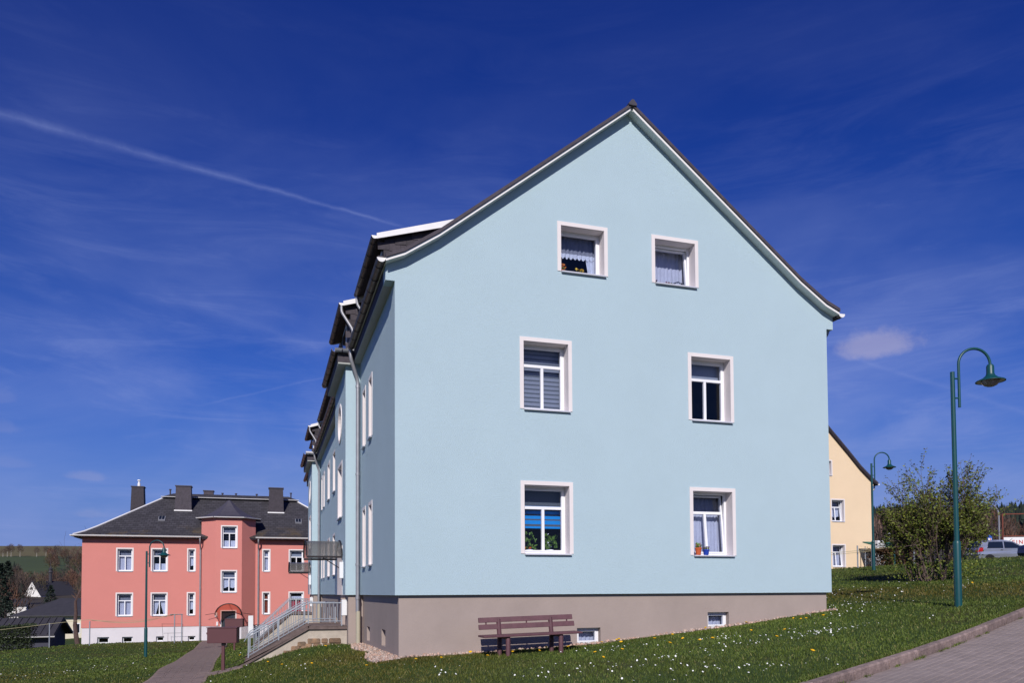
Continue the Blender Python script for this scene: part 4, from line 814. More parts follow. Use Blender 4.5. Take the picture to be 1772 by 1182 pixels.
# ------------------------------------------------------------------ street lamps (local coordinates: base at 0,0,0; arm towards +x)
def make_lamp(label):
    t = thing('street_lamp', (0, 0, 0), label, 'street lamp', 'green street lamps')
    MB().lathe([(.068, -.5), (.068, 1.22), (.062, 1.25), (.05, 1.27)], (0, 0, 0), 16).build('base_tube', 'green_paint', t, smooth=True)
    MB().lathe([(.046, 1.2), (.040, 4.55)], (0, 0, 0), 16).build('pole', 'green_paint', t, smooth=True)
    r = .31; cx = .125+r; zt = 4.70; arc = [Vector((cx-r*math.cos(math.pi*k/18), 0, zt+r*math.sin(math.pi*k/18))) for k in range(19)]
    MB().tube([(.125, 0, 3.86)]+arc+[(cx+r, 0, zt-.03)], .026, 12).build('arm', 'green_paint', t, smooth=True)
    for z in (4.42, 4.04): MB().tube([(.03, 0, z), (.12, 0, z)], .016, 8).build('bracket', 'green_paint', t)
    hx = cx+r
    sh = MB().lathe([(.005, .0), (.05, -.005), (.068, -.04), (.07, -.18), (.085, -.22), (.14, -.27), (.25, -.318), (.262, -.33), (.262, -.338), (.24, -.334)], (hx, 0, zt+.0), 28, caps=False).build('lamp_shade', 'green_paint', t, smooth=True)
    MB().lathe([(.255, -.336), (.16, -.31), (.11, -.29), (.06, -.26)], (hx, 0, zt), 28, caps=False).build('reflector', 'lamp_inside', sh, smooth=True)
    MB().lathe([(.165, -.315), (.15, -.37), (.11, -.41), (.06, -.432), (.004, -.438)], (hx, 0, zt), 24, caps=False).build('bowl', 'lamp_bowl', sh, smooth=True)
    return t
lampA = make_lamp('tall green street lamp on the lawn in front of the leafy bush'); u, v = 10.57, -2.29; lampA.scale = (1.01, 1.01, 1.01); lampA.location = (u, v, H(u, v)); lampA.rotation_euler.z = -YAW+.02
lampB = copy_tree(lampA); lampB['label'] = 'green street lamp standing beside the yellow house'; u, v = 22.48, 13.16; lampB.location = (u, v, H(u, v)); lampB.rotation_euler.z = -YAW-.05
lampC = copy_tree(lampA); lampC['label'] = 'green street lamp on the lawn before the salmon house'; u, v = -7.19, 23.07; lampC.location = (u, v, H(u, v)); lampC.rotation_euler.z = -YAW
# ------------------------------------------------------------------ bench against the gable
def make_bench():
    u0, u1 = 1.40, 3.26; tl = (.045)/(u1-u0)   # stands a little aslant on the slope
    t = thing('park_bench', (2.33, -.72, H(2.33, -.72)), 'maroon plank bench on tube legs standing before the blue gable', 'bench'); zt = lambda u: (u-2.33)*tl
    def plank(n, a, b, y0, y1, z0, z1, lean=0): 
        m = MB(); m.hexa([(a, y0, z0+zt(a)), (b, y0, z0+zt(b)), (b, y1, z0+zt(b)), (a, y1, z0+zt(a)), (a, y0+lean, z1+zt(a)), (b, y0+lean, z1+zt(b)), (b, y1+lean, z1+zt(b)), (a, y1+lean, z1+zt(a))]); m.build(n, 'bench', t, bevel=.006)
    plank('backrest_plank', u0+.02, u1-.03, -.575, -.535, -.485, -.395, .03); plank('backrest_plank', u0+.02, u1-.0, -.60, -.56, -.61, -.52, .03)
    for k in range(4): plank('seat_plank', u0, u1, -1.0+k*.105, -.905+k*.105, -.735, -.70)
    for x in (1.56, 2.33, 3.12): plank('spacer', x-.012, x+.012, -.56, -.54, -.53, -.48)
    for x in (1.86, 2.86):
        gz = H(x, -.9)
        MB().tube([(x, -.93, gz-.15), (x, -.93, -.78+zt(x)), (x, -.91, -.735+zt(x))], .042, 12).build('leg', 'bench', t, smooth=True)
        MB().tube([(x-.07, -.62, H(x, -.62)-.15), (x-.06, -.60, -.75+zt(x)), (x-.06, -.555, -.56+zt(x)), (x-.06, -.53, -.44+zt(x))], .042, 12).build('leg', 'bench', t, smooth=True)
        MB().box(x-.035, x+.035, -.95, -.58, -.78+zt(x), -.737+zt(x)).build('bearer', 'bench', t)
make_bench()
# ------------------------------------------------------------------ brown boxes on posts
def brown_box(u, v, w, h, ztop, label):
    g = H(u, v); t = thing('notice_box', (u, v, g), label, 'notice box', 'brown boxes on posts'); c, s = math.cos(-YAW*.9), math.sin(-YAW*.9)
    def R3(m): return m.tf(lambda p: Vector((u+(p.x-u)*c-(p.y-v)*s, v+(p.x-u)*s+(p.y-v)*c, p.z)))
    R3(MB().box(u-w/2, u+w/2, v-.12, v+.12, ztop-h, ztop)).build('box', 'brown_box', t, bevel=.008)
    R3(MB().box(u-w/2-.012, u+w/2+.012, v-.135, v+.14, ztop+.001, ztop+.018)).build('lid', 'brown_box', t)
    R3(MB().box(u-.035, u+.035, v-.03, v+.03, g-.3, ztop-h-.001)).build('post', 'brown_box', t); R3(MB().box(u-.03, u+.05, v-.05, v+.05, ztop-h-.06, ztop-h-.002)).build('clamp', 'dark_metal', t)
    R3(MB().box(u-w/2-.05, u-w/2-.002, v-.02, v+.1, ztop-h*.42, ztop-h*.3)).build('hinge', 'brown_box', t)
brown_box(-3.21, 5.93, .70, .36, -.775, 'larger brown metal box on a post beside the first stair'); brown_box(-3.48, 20.7, .74, .33, -1.01, 'brown metal box on a post, farther down the paved path')
# ------------------------------------------------------------------ washing-line frames
def line_frame(P, label, hgt, wires=(), m='galv', bar=True):
    a = P[0]; t = thing('washing_line', (a[0], a[1], H(*a)), label, 'washing line'); tops = []
    for (u, v) in P:
        g = H(u, v); MB().tube([(u, v, g-.3), (u, v, g+hgt)], .032, 8).build('post', m, t); tops.append(Vector((u, v, g+hgt)))
    if bar and len(tops) > 1: MB().tube([tops[0]+Vector((-.25, 0, -.02)), tops[1]+Vector((.05, 0, -.02))], .026, 8).build('crossbar', m, t)
    for a, b, sag in wires:
        a, b = Vector(a), Vector(b); MB().tube([a.lerp(b, k/10)-Vector((0, 0, sag*math.sin(math.pi*k/10))) for k in range(11)], .011, 5).build('line', 'rope', t)
tz = H(-7.42, 36.6)+1.72
line_frame([(-7.42, 36.6), (-7.05, 36.9)], 'grey washing line posts with ropes in front of the salmon house', 1.72, [((-7.5, 36.6, tz), (-12.04, 37.05, -1.42), .22), ((-7.4, 36.65, tz), (-12.04, 37.05, -1.42), .34), ((-7.3, 36.7, tz), (-12.0, 37.1, -1.45), .28)])
line_frame([(-12.04, 37.05), (-14.2, 37.4)], 'pair of grey washing posts at the corner of the salmon house', 1.42, [((-12.04, 37.05, -1.40), (-14.2, 37.4, H(-14.2, 37.4)+1.38), .0), ((-14.2, 37.4, H(-14.2, 37.4)+1.38), (-22, 38.4, -2.3), .1)], bar=False)
line_frame([(25.0, 17.0), (25.62, 16.75), (28.3, 16.9), (21.6, 17.2)], 'grey washing posts and lines in front of the yellow house', 1.08, [((21.6, 17.2, 1.74), (25.62, 16.75, 2.02), .04), ((21.6, 17.25, 1.66), (25.62, 16.8, 1.94), .05), ((25.62, 16.75, 2.02), (28.3, 16.9, 2.22), .0)], bar=False)
def carpet_frame():
    u0, u1, v = -8.25, -7.15, 38.6; g = H(-7.7, v); t = thing('trellis', (-7.7, v, g), 'thin wire trellis leaning at the white plinth of the salmon house', 'trellis')
    for a, b in (((u0, g), (u0-.1, g+1.15)), ((u1, g), (u1+.0, g+1.1)), ((u0-.1, g+1.12), (u1, g+1.1)), ((u0, g+.55), (u1, g+.55)), ((u0+.25, g), (u0+.25, g+.55))): MB().tube([(a[0], v, a[1]), (b[0], v+.05, b[1])], .009, 5).build('rod', 'dark_metal', t)
carpet_frame()
# ------------------------------------------------------------------ plants on and behind the gable window sills
def blossoms(mb, c, r, h, n, s):
    for i in range(n):
        p = Vector((c[0]+random.uniform(-r, r), c[1]+random.uniform(-r, r)*.28, c[2]+random.uniform(0, h))); q = [Vector((random.uniform(-1, 1), random.uniform(-1, 1), random.uniform(-1, 1))).normalized()*s for _ in range(3)]
        mb.add([p+q[0], p+q[1], p-q[0], p-q[1]], [(0, 1, 2, 3)]); mb.add([p+q[0], p+q[2], p-q[0], p-q[2]], [(0, 1, 2, 3)])
def potted(name, loc, label, pot_m, pot_r, pot_h, fol, flo, cat='plant', group=None):
    x, y, z = loc; t = thing(name, loc, label, cat, group)
    if pot_h: MB().lathe([(pot_r*.72, 0), (pot_r*.95, pot_h*.8), (pot_r*1.06, pot_h*.8), (pot_r*1.06, pot_h), (pot_r*.9, pot_h), (pot_r*.85, pot_h*.9)], loc, 18).build('pot', pot_m, t, smooth=True)
    if fol: m = MB(); blossoms(m, (x, y, z+pot_h), *fol); m.build('foliage', 'leaf_indoor', t, recalc=False)
    for mm, a in flo: m = MB(); blossoms(m, (x, y, z+pot_h), *a); m.build('blossom', mm, t, recalc=False)
zs = .787+.0
potted('flower_pot', (6.24, -.01, zs), 'orange flower pot with pink blossoms on the outer sill', 'terracotta', .068, .15, (.065, .10, 40, .022), [('petal_pink', (.065, .08, 26, .016))], 'flower pot'); potted('flower_pot', (6.42, -.012, zs), 'blue flower pot with purple blossoms on the outer sill', 'pot_blue', .068, .115, (.06, .05, 24, .018), [('petal_purple', (.075, .06, 24, .016))], 'flower pot')
yi = .345
potted('house_plant', (2.70, yi, .80), 'fruiting house plant behind the left pane under the striped blind', 'white', .07, .08, (.15, .34, 46, .032), [('petal_orange', (.14, .10, 8, .02))]); potted('house_plant', (3.12, yi, .80), 'leafy house plant with a white bloom under the striped blind', 'white', .08, .08, (.15, .30, 60, .045), [('daisy', (.04, .36, 5, .03))])
potted('house_plant', (3.43, yi, 6.445), 'orange flowers in the left corner of the lace-trimmed attic window', 'white', .06, .06, (.08, .10, 16, .025), [('petal_orange', (.09, .15, 24, .030))]); potted('house_plant', (3.80, yi, 6.445), 'yellow flowers beside the curtain of the lace-trimmed attic window', 'white', .05, .05, (.06, .06, 10, .02), [('petal_yellow', (.08, .10, 22, .030))])
potted('house_plant', (5.50, .37, 6.445), 'red flowers in the left corner of the tilted attic window', 'white', .05, .05, (.07, .07, 14, .022), [('petal_red', (.07, .09, 12, .024))]); potted('house_plant', (5.86, .37, 6.445), 'red flowers on the right of the tilted attic window sill', 'white', .05, .05, (.07, .07, 14, .022), [('petal_red', (.07, .09, 12, .024))])
for k, (x, w) in enumerate(((2.86, .045), (2.93, .05))): tag(MB().box(x, x+w, yi-.02, yi+.02, .80, .80+.06+k*.03).build('ornament', 'lamp_inside', None, bevel=.004), ('low grey block ornament on the sill under the striped blind', 'taller grey block ornament on the sill under the striped blind')[k], 'ornament')
# ------------------------------------------------------------------ vegetation helpers
def np_mesh(name, V, F, m, tone=None, smooth=False):
    me = bpy.data.meshes.new(name); V = np.asarray(V, np.float32); F = np.asarray(F, np.int32); k = F.shape[1]
    me.vertices.add(len(V)); me.vertices.foreach_set('co', V.ravel()); me.loops.add(F.size); me.loops.foreach_set('vertex_index', F.ravel())
    me.polygons.add(len(F)); me.polygons.foreach_set('loop_start', np.arange(0, F.size, k, dtype=np.int32))
    me.update(calc_edges=True)
    if tone is not None:
        a = me.attributes.new('tone', 'FLOAT_COLOR', 'POINT'); t = np.asarray(tone, np.float32)
        if t.ndim == 1: t = np.c_[t, t, t]
        a.data.foreach_set('color', np.c_[t, np.ones(len(t), np.float32)].astype(np.float32).ravel())
    me.materials.append(ms(m)); me.validate(); return link(bpy.data.objects.new(name, me))
def leaf_cards(P, size, spread=.5, up=.2):
    """one rhombic leaf per point with random bearing"""
    n = len(P); a = rng.normal(size=(n, 3)); a[:, 2] = a[:, 2]*spread+up; a /= np.linalg.norm(a, axis=1)[:, None]; b = np.cross(a, rng.normal(size=(n, 3))); b /= np.linalg.norm(b, axis=1)[:, None]
    s = (size*rng.uniform(.6, 1.3, n))[:, None]; c = np.cross(a, b)
    V = np.stack([P, P+a*s*.5+b*s*.3+c*s*.1, P+a*s, P+a*s*.5-b*s*.3+c*s*.1], 1).reshape(-1, 3)
    F = np.arange(4*n).reshape(n, 4); return V, F
def lawn_mask(u, v):
    ok = kerb_s(u, v) < -.01
    ok &= ~((u > path_l(v)-.02) & (u < path_r(v)+.03) & (v < 38.5)); ok &= ~((u > path_r(v)-.01) & (u < path_r(v)+.74) & (v > 5.4) & (v < 6.65))
    ok &= ~((u > .05) & (u < 9.47) & (v > .05) & (v < 29.3))
    for v0, v1 in BV: ok &= ~((u > -.34) & (u < .2) & (v > v0+.05) & (v < v1)); ok &= ~((u > -2.75) & (u < -.2) & (v > v0+.36) & (v < v0+2.7))
    ok &= ~gravel_mask(u, v)
    ok &= ~((u > PX0) & (u < PX1) & (v > PV)); ok &= ~((u > -7) & (u < -2) & (v > PV-1.2)); ok &= ~((u > YX) & (v > YV) & (u < YX+BW))
    return ok
def gravel_mask(u, v):
    w = .24+.08*np.sin(v*1.7+.5)
    a = (u > -w-.10*(v < 2)) & (u < .1) & (v > -.16) & (v < 5.65); b = (v > -.06-.04*np.sin(u*2.1)) & (v < .1) & (u > -.2) & (u < 9.62); return a | b
def patch_noise(u, v, f, seed):
    r = np.random.default_rng(seed); s = np.zeros_like(u)
    for k in range(7):
        a = r.uniform(0, 6.28); q = f*r.uniform(.5, 2.2); s += np.sin((u*math.cos(a)+v*math.sin(a))*q+r.uniform(0, 6.28))/(1+k*.25)
    return s/3.2
def scatter(n, rmin, rmax, half=.72, p=1.0):
    r = np.sqrt(rng.uniform(rmin**2, rmax**2, n)) if p == 1 else rmin*(rmax/rmin)**rng.uniform(0, 1, n)
    a = rng.uniform(-half, half, n)+YAW; return CAM.x+r*np.sin(a), CAM.y+r*np.cos(a), r
def make_grass():
    Us, Vs, Rs = [], [], []
    for r0, r1, dens in ((5.5, 10, 640), (10, 14, 700), (14, 19, 500), (19, 27, 230), (27, 40, 80), (40, 58, 30)):
        n = int(.72*(r1*r1-r0*r0)*dens); u, v, r = scatter(n, r0, r1); k = lawn_mask(u, v); Us.append(u[k]); Vs.append(v[k]); Rs.append(r[k])
    # a denser fringe of longer grass along the plinth and the kerb
    n = 9000; u = rng.uniform(-.5, 10.4, n); v = -.13-np.abs(rng.normal(0, .10, n))-.05*np.sin(u*2.1); k = lawn_mask(u, v); Us.append(u[k]); Vs.append(v[k]); Rs.append(np.full(k.sum(), 13.)); nf = k.sum()
    n = 7000; t = rng.uniform(-3, 12, n); s = -np.abs(rng.normal(0, .07, n))-.012; u, v = road_uv(t, s); Us.append(u); Vs.append(v); Rs.append(np.full(n, 10.))
    tc_ = rng.uniform(-1.5, 11, 26); t = np.repeat(tc_, 26)+rng.normal(0, .06, 26*26); s = KW+.02+np.abs(rng.normal(0, .018, len(t))); u, v = road_uv(t, s); Us.append(u); Vs.append(v); Rs.append(np.full(len(t), 9.)); nk = len(t)   # weeds in the gutter joint
    u, v, r = np.concatenate(Us), np.concatenate(Vs), np.concatenate(Rs); n = len(u); z = Hn(u, v); z[-nk:] -= RDROP-.012
    pn = patch_noise(u, v, .55, 3); p2 = patch_noise(u, v, 3.2, 4)
    h = rng.uniform(.018, .046, n)*(1+.45*np.clip(p2, -1, 1))*(1+.012*np.maximum(r-12, 0)); w = .0036*(1+np.maximum(r-9, 0)*.11)*rng.uniform(.7, 1.4, n)
    a = rng.uniform(0, 2*math.pi, n); lean = rng.uniform(.15, 1.1, n)*h; la = rng.uniform(0, 2*math.pi, n)
    dx, dy = np.cos(a)*w, np.sin(a)*w; lx, ly = np.cos(la)*lean, np.sin(la)*lean
    V = np.stack([np.c_[u-dx, v-dy, z-.008], np.c_[u+dx, v+dy, z-.008], np.c_[u+dx*.8+lx*.35, v+dy*.8+ly*.35, z+h*.6], np.c_[u-dx*.8+lx*.35, v-dy*.8+ly*.35, z+h*.6], np.c_[u+lx, v+ly, z+h]], 1)
    b = np.arange(n)[:, None]*5; F = np.concatenate([b+np.array([[0, 1, 2]]), b+np.array([[0, 2, 3]]), b+np.array([[3, 2, 4]])])
    dry = np.clip((-pn-.12)*1.6, 0, 1)*.8; br = rng.uniform(.72, 1.3, n)*(1+.25*np.clip(pn, -1, 1))
    straw = rng.uniform(0, 1, n) < .05+.12*dry
    col = np.c_[br*(1+.55*dry+1.3*straw), br*(1-.08*dry+.55*straw), br*(1-.1*dry+2.2*straw)]
    o = np_mesh('grass', V.reshape(-1, 3), F, 'grass', np.repeat(col, 5, 0)); tag(o, 'short green lawn grass covering the slope around the houses', 'grass', kind='stuff')
make_grass()
def make_flowers():
    # daisies in drifts
    C = [(3.3, -5.9, .55, 45), (2.0, -4.4, .7, 40), (3.4, -3.6, .6, 24), (5.2, -3.2, .5, 34), (7.0, -3.0, .40, 60), (6.6, -2.4, .6, 26), (5.4, -1.9, .5, 22), (3.6, -1.6, .45, 26), (8.6, -1.3, .5, 26), (9.7, -.3, .7, 40), (10.6, .6, .6, 26), (12.5, 2.4, 1.2, 40), (14.6, 4.0, 1.3, 22), (17.0, 1.2, 1.2, 30), (22, 6, 2.2, 26), (27, 10, 2, 20), (0.2, -2.6, .9, 12), (-.9, .9, .4, 8), (-1.6, 2.4, .6, 8), (-10, 17, 2.0, 22), (-8.2, 15, 1.0, 14), (-11, 24, 3, 18)]
    us, vs = [], []
    for u, v, s, n in C:
        n = int(n*.8); us.append(rng.normal(u, s, n)); vs.append(rng.normal(v, s*.55, n))
    u, v, r = scatter(150, 7, 32); us.append(u); vs.append(v); u, v = np.concatenate(us), np.concatenate(vs); k = lawn_mask(u, v); u, v = u[k], v[k]; n = len(u); z = Hn(u, v)+rng.uniform(.045, .075, n)
    s = rng.uniform(.0075, .0118, n)*(1+.012*np.hypot(u-CAM.x, v-CAM.y)); V = [np.c_[u, v, z+.003]]; tx, ty = rng.normal(0, .3, n), -.35+rng.normal(0, .3, n)
    for q in range(8): a = q*math.pi/4; x, y = np.cos(a)*s, np.sin(a)*s; V.append(np.c_[u+x, v+y, z+x*tx-y*ty*-1*-1])
    V = np.stack(V, 1); b = np.arange(n)[:, None]*9; F = np.concatenate([b+np.array([[0, 1+q, 1+(q+1) % 8]]) for q in range(8)])
    tag(np_mesh('daisies', V.reshape(-1, 3), F, 'daisy'), 'small white daisies scattered in drifts over the lawn', 'daisies', kind='stuff')
    # dandelions
    m = MB(); m.tube([(0, 0, 0), (.004, 0, .05), (.0, .004, .085)], .0028, 5); m.cur = 1
    m.lathe([(.004, .078), (.020, .088), (.025, .094), (.021, .101), (.008, .106)], (0, 0, 0), 10); first = m.build('dandelion', ['stem', 'dandelion'], None); me = first.data; bpy.data.objects.remove(first)
    L = 'yellow dandelion flower head rising from the lawn grass'; P = [(1.93, -1.0), (2.45, -.85), (3.1, -.75), (2.75, -.55), (3.9, -.35), (4.15, -.5), (4.25, -.45), (4.05, -.95), (4.75, -.9), (5.3, -.6), (5.0, -1.6), (6.2, -.4), (7.2, -.2), (7.9, -.9), (8.05, -1.0), (7.85, -1.15), (8.3, -1.25), (6.3, -1.7), (6.7, -2.2), (5.2, -2.2), (5.0, -2.1), (5.9, -3.0), (4.5, -1.9), (3.6, -1.9), (3.0, -2.2), (1.4, -1.2), (.6, -1.1), (0.2, -.9), (-.6, -.7), (-1.4, 1.4), (-1.9, 3.1), (-2.2, 4.2), (-.9, 4.9), (2.6, -3.3), (4.8, -5.3), (17.6, 4.3), (15.6, 2.0), (1.3, -.5), (-3.0, 12.5), (-2.6, 10.8)]
    rd = random.Random(3)
    for u, v in P:
        o = link(bpy.data.objects.new('dandelion', me)); o.location = (u, v, H(u, v)-.004); s = rd.uniform(.9, 1.35)*(1+.01*max(0, v)); o.scale = (s, s, rd.uniform(.8, 1.2)); o.rotation_euler = (rd.uniform(-.2, .45), rd.uniform(-.3, .3), rd.uniform(0, 6)); tag(o, L, 'flower', 'dandelions in the lawn')
make_flowers()
def make_gravel():
    ico = bmesh.new(); bmesh.ops.create_icosphere(ico, subdivisions=1, radius=1); B = np.array([v.co[:] for v in ico.verts]); Fi = np.array([[v.index for v in f.verts] for f in ico.faces]); ico.free()
    u = np.r_[rng.uniform(-.75, .1, 5200), rng.uniform(-.2, 9.9, 1700)]; v = np.r_[rng.uniform(-.16, 5.65, 5200), rng.uniform(-.2, .09, 1700)]; k = gravel_mask(u, v) & ~((u > -.33) & (v > 5.58+.06)); u, v = u[k], v[k]; n = len(u); z = Hn(u, v)+rng.uniform(.0, .035, n)
    s = rng.uniform(.014, .036, (n, 1, 1))*rng.uniform(.6, 1.2, (n, 1, 3)); V = B[None]*s*(1+rng.normal(0, .1, (n, len(B), 1))); V = V+np.c_[u, v, z][:, None, :]
    F = (np.arange(n)[:, None, None]*len(B)+Fi[None]).reshape(-1, 3); base = np.array([[1, 1, 1], [1.1, .92, .85], [.5, .48, .5], [1.15, 1.1, 1.05], [.95, .78, .68]]); col = base[rng.choice(5, n, p=[.34, .26, .08, .18, .14])]*rng.uniform(.75, 1.2, (n, 1))
    tag(np_mesh('gravel', V.reshape(-1, 3), F, 'gravel', np.repeat(col, len(B), 0)), 'pale pinkish pebble strip along the foot of the grey plinth', 'gravel', kind='stuff')
make_gravel()
# ------------------------------------------------------------------ trees and shrubs
def grow(base, d, L, r, depth, out, tips, rd, spread=.5, kids=(3, 4), shrink=.68, grav=.0, minr=.004, wob=.12):
    n = 4; p = Vector(base); d = Vector(d).normalized(); pts = [p.copy()]; rs = [r]
    for i in range(n):
        d = (d+Vector((rd.gauss(0, wob), rd.gauss(0, wob), rd.gauss(0, wob)+grav))).normalized(); p = p+d*(L/n); pts.append(p.copy()); rs.append(max(minr, r*(1-.5*(i+1)/n)))
    out.append((pts, rs))
    if depth == 0: tips.append((pts, d)); return
    for k in range(rd.randint(*kids)):
        t = rd.uniform(.4, 1.0) if k else 1.0; i = min(n-1, int(t*n)); q = pts[i].lerp(pts[i+1], t*n-i) if i < n else pts[n]
        a = d.orthogonal().normalized(); a.rotate(Matrix.Rotation(rd.uniform(0, 6.28), 3, d)); nd = (d+a*rd.uniform(.5, 1.3)*spread*(1 if k else .5)).normalized()
        grow(q, nd, L*shrink*rd.uniform(.75, 1.15), max(minr, rs[min(i, n)]*.62), depth-1, out, tips, rd, spread, kids, shrink, grav, minr, wob)
def branch_mesh(out, n=5, lim=.012):
    m = MB()
    for pts, rs in out: m.tube(pts, rs, n if rs[0] > lim else 3, caps=False)
    return m
def make_bush():
    rd = random.Random(11); bx, by = 17.62, 5.2; bz = H(bx, by); t = thing('leafy_bush', (bx, by, bz), 'tall spring bush with sparse yellow-green leaves behind the lamp post', 'bush'); out, tips = [], []
    R = Vector((math.cos(YAW), -math.sin(YAW), 0)); Fw = Vector((math.sin(YAW), math.cos(YAW), 0))
    for k in range(34):
        a = k/34*6.28*5.3+rd.uniform(-.3, .3); s = math.sqrt(rd.random()); lat = math.cos(a)*s; dp = math.sin(a)*s
        L = rd.uniform(1.08, 1.42)*(1.3 if .15 < lat < .55 else 1.12 if -.5 < lat < -.1 else 1.0)*(1.05-.25*abs(lat))
        grow(Vector((bx, by, bz-.05))+R*lat*.78+Fw*dp*.6, R*(lat*.50)+Fw*dp*.40+Vector((0, 0, 1.25)), L, .03, 3, out, tips, rd, .55, (3, 5), .68, .04, .004, .11)
    branch_mesh(out, 5).build('branches', 'bark_bush', t, recalc=False)
    P = []
    for pts, d in tips:
        for i in range(11): q = rd.uniform(.1, 1.08)*(len(pts)-1); j = min(len(pts)-2, int(q)); p = pts[j].lerp(pts[j+1], q-j); P.append((p.x+rd.gauss(0, .035), p.y+rd.gauss(0, .035), p.z+rd.gauss(0, .035)))
    for i in range(2200):   # shoots round the foot
        a = rd.uniform(0, 6.28); r = 1.4*math.sqrt(rd.random()); q = R*math.cos(a)*r+Fw*math.sin(a)*r*.8; P.append((bx+q.x, by+q.y, bz+.05+rd.random()**1.2*1.5*(1-.2*r)))
    P = np.array(P); V, F = leaf_cards(P, .072); n = len(P); br = rng.uniform(.55, 1.4, n); col = np.c_[br*rng.uniform(.8, 1.1, n), br, br*.9]
    o = np_mesh('foliage', V-np.array([bx, by, bz]), F, 'leaf', np.repeat(col, 4, 0)); o.parent = t; print('bush leaves', n, 'branches', len(out))
make_bush()
def bare_tree(u, v, label, ht, seed, trunk_r=.16, lean=(0, 0, 1), depth=4, spread=.75, m='bark', name='bare_tree', gz=None, kids=(2, 4), shrink=.66):
    rd = random.Random(seed); g = H(u, v) if gz is None else gz; t = thing(name, (u, v, g), label, 'tree'); out, tips = [], []
    grow((u, v, g-.2), lean, ht*.36, trunk_r, depth, out, tips, rd, spread, kids, shrink, .04, .006, .12)
    branch_mesh(out[:1], 8).build('trunk', m, t, recalc=False); branch_mesh(out[1:], 5, .03).build('branches', m, t, recalc=False); return t
bare_tree(-14.1, 44.4, 'bare pruned tree leaning out beside the salmon house', 8.8, 4, .17, (-.2, 0, 1), 4, .95, kids=(2, 4), shrink=.72)
bare_tree(47.6, 31.6, 'dark bare tree with crooked limbs behind the silver car', 5.2, 8, .17, (.05, 0, 1), 3, 1.1, kids=(2, 3), shrink=.74)
def fuzzy_points(rd_, n, c, rx, rz, top=1.0):
    p = rd_.normal(size=(n, 3)); p /= np.linalg.norm(p, axis=1)[:, None]; r = rd_.uniform(.15, 1, (n, 1))**.45; p = p*r; p[:, 2] = p[:, 2]*rz; p[:, :2] *= rx*(1-.35*np.clip(p[:, 2:3]/rz, -1, 1)*top); return p+np.array(c)
def twig_cards(P, size, c):
    """slender upright twig faces fanning out from the crown centre"""
    n = len(P); d = P-c; d /= np.linalg.norm(d, axis=1)[:, None]+1e-6; d[:, 2] += .6; d += rng.normal(0, .35, (n, 3)); d /= np.linalg.norm(d, axis=1)[:, None]; b = np.cross(d, rng.normal(size=(n, 3))); b /= np.linalg.norm(b, axis=1)[:, None]
    s = (size*rng.uniform(.6, 1.4, n))[:, None]; V = np.stack([P-b*s*.055, P+b*s*.055, P+d*s], 1).reshape(-1, 3); return V, np.arange(3*n).reshape(n, 3)
# ------------------------------------------------------------------ far setting: hills, woods, village
def polar(x_px, r):   # a place r metres out in the bearing of a sight line
    d = ray_dir(x_px, 1025); k = math.hypot(d.x, d.y); return CAM.x+d.x/k*r, CAM.y+d.y/k*r
def hill(name, x0, x1, prof, crest, mats, ns=40, nr=60):
    """prof: (distance, height); crest(t): height factor across; mats: list of (from distance, material)"""
    rs = np.linspace(prof[0][0], prof[-1][0], nr); hs = np.interp(rs, [p[0] for p in prof], [p[1] for p in prof]); b0 = ray_dir(x0, 1025); b1 = ray_dir(x1, 1025); a0, a1 = math.atan2(b0.x, b0.y), math.atan2(b1.x, b1.y); V = []
    for j, (r, h) in enumerate(zip(rs, hs)):
        for i in range(ns+1):
            t = i/ns; a = a0+(a1-a0)*t; edge = min(1, t*5, (1-t)*5); hh = -9+(h+9)*crest(t)*(edge*edge*(3-2*edge)); V.append((CAM.x+math.sin(a)*r, CAM.y+math.cos(a)*r, hh))
    F = [(j*(ns+1)+i, j*(ns+1)+i+1, (j+1)*(ns+1)+i+1, (j+1)*(ns+1)+i) for j in range(nr-1) for i in range(ns)]
    me = bpy.data.meshes.new(name); me.from_pydata(V, [], F)
    for _, m in mats: me.materials.append(MT[m])
    mi = [];
    for f in F:
        r = rs[f[0]//(ns+1)]; k = 0
        for q, (d, _) in enumerate(mats):
            if r >= d: k = q
        mi.append(k)
    me.polygons.foreach_set('material_index', mi); me.polygons.foreach_set('use_smooth', [True]*len(F)); bm = bmesh.new(); bm.from_mesh(me)
    if sum(f.normal.z for f in bm.faces) < 0: bmesh.ops.reverse_faces(bm, faces=bm.faces)
    bm.to_mesh(me); bm.free(); return tag(link(bpy.data.objects.new(name, me)), kind='structure'), (lambda r, t, rs=rs, hs=hs: -9+(np.interp(r, rs, hs)+9)*crest(t)), (a0, a1)
hl, hz, (la0, la1) = hill('hill', -900, 560, [(110, -9), (200, -6), (350, -2), (600, 12), (900, 37), (1120, 60), (1400, 66), (2000, 40)], lambda t: 1.02-.10*(t-.4)+.02*math.sin(t*23), [(0, 'forest_floor'), (560, 'field_green'), (885, 'field_olive')])
hr, hz2, (ra0, ra1) = hill('hill', 1250, 2900, [(120, -6), (250, 8), (420, 18), (640, 38), (1000, 78), (1300, 92), (1900, 50)], lambda t: 1.0+.05*math.sin(t*9+1.0)+.02*math.sin(t*31), [(0, 'field_green'), (300, 'forest_floor')])
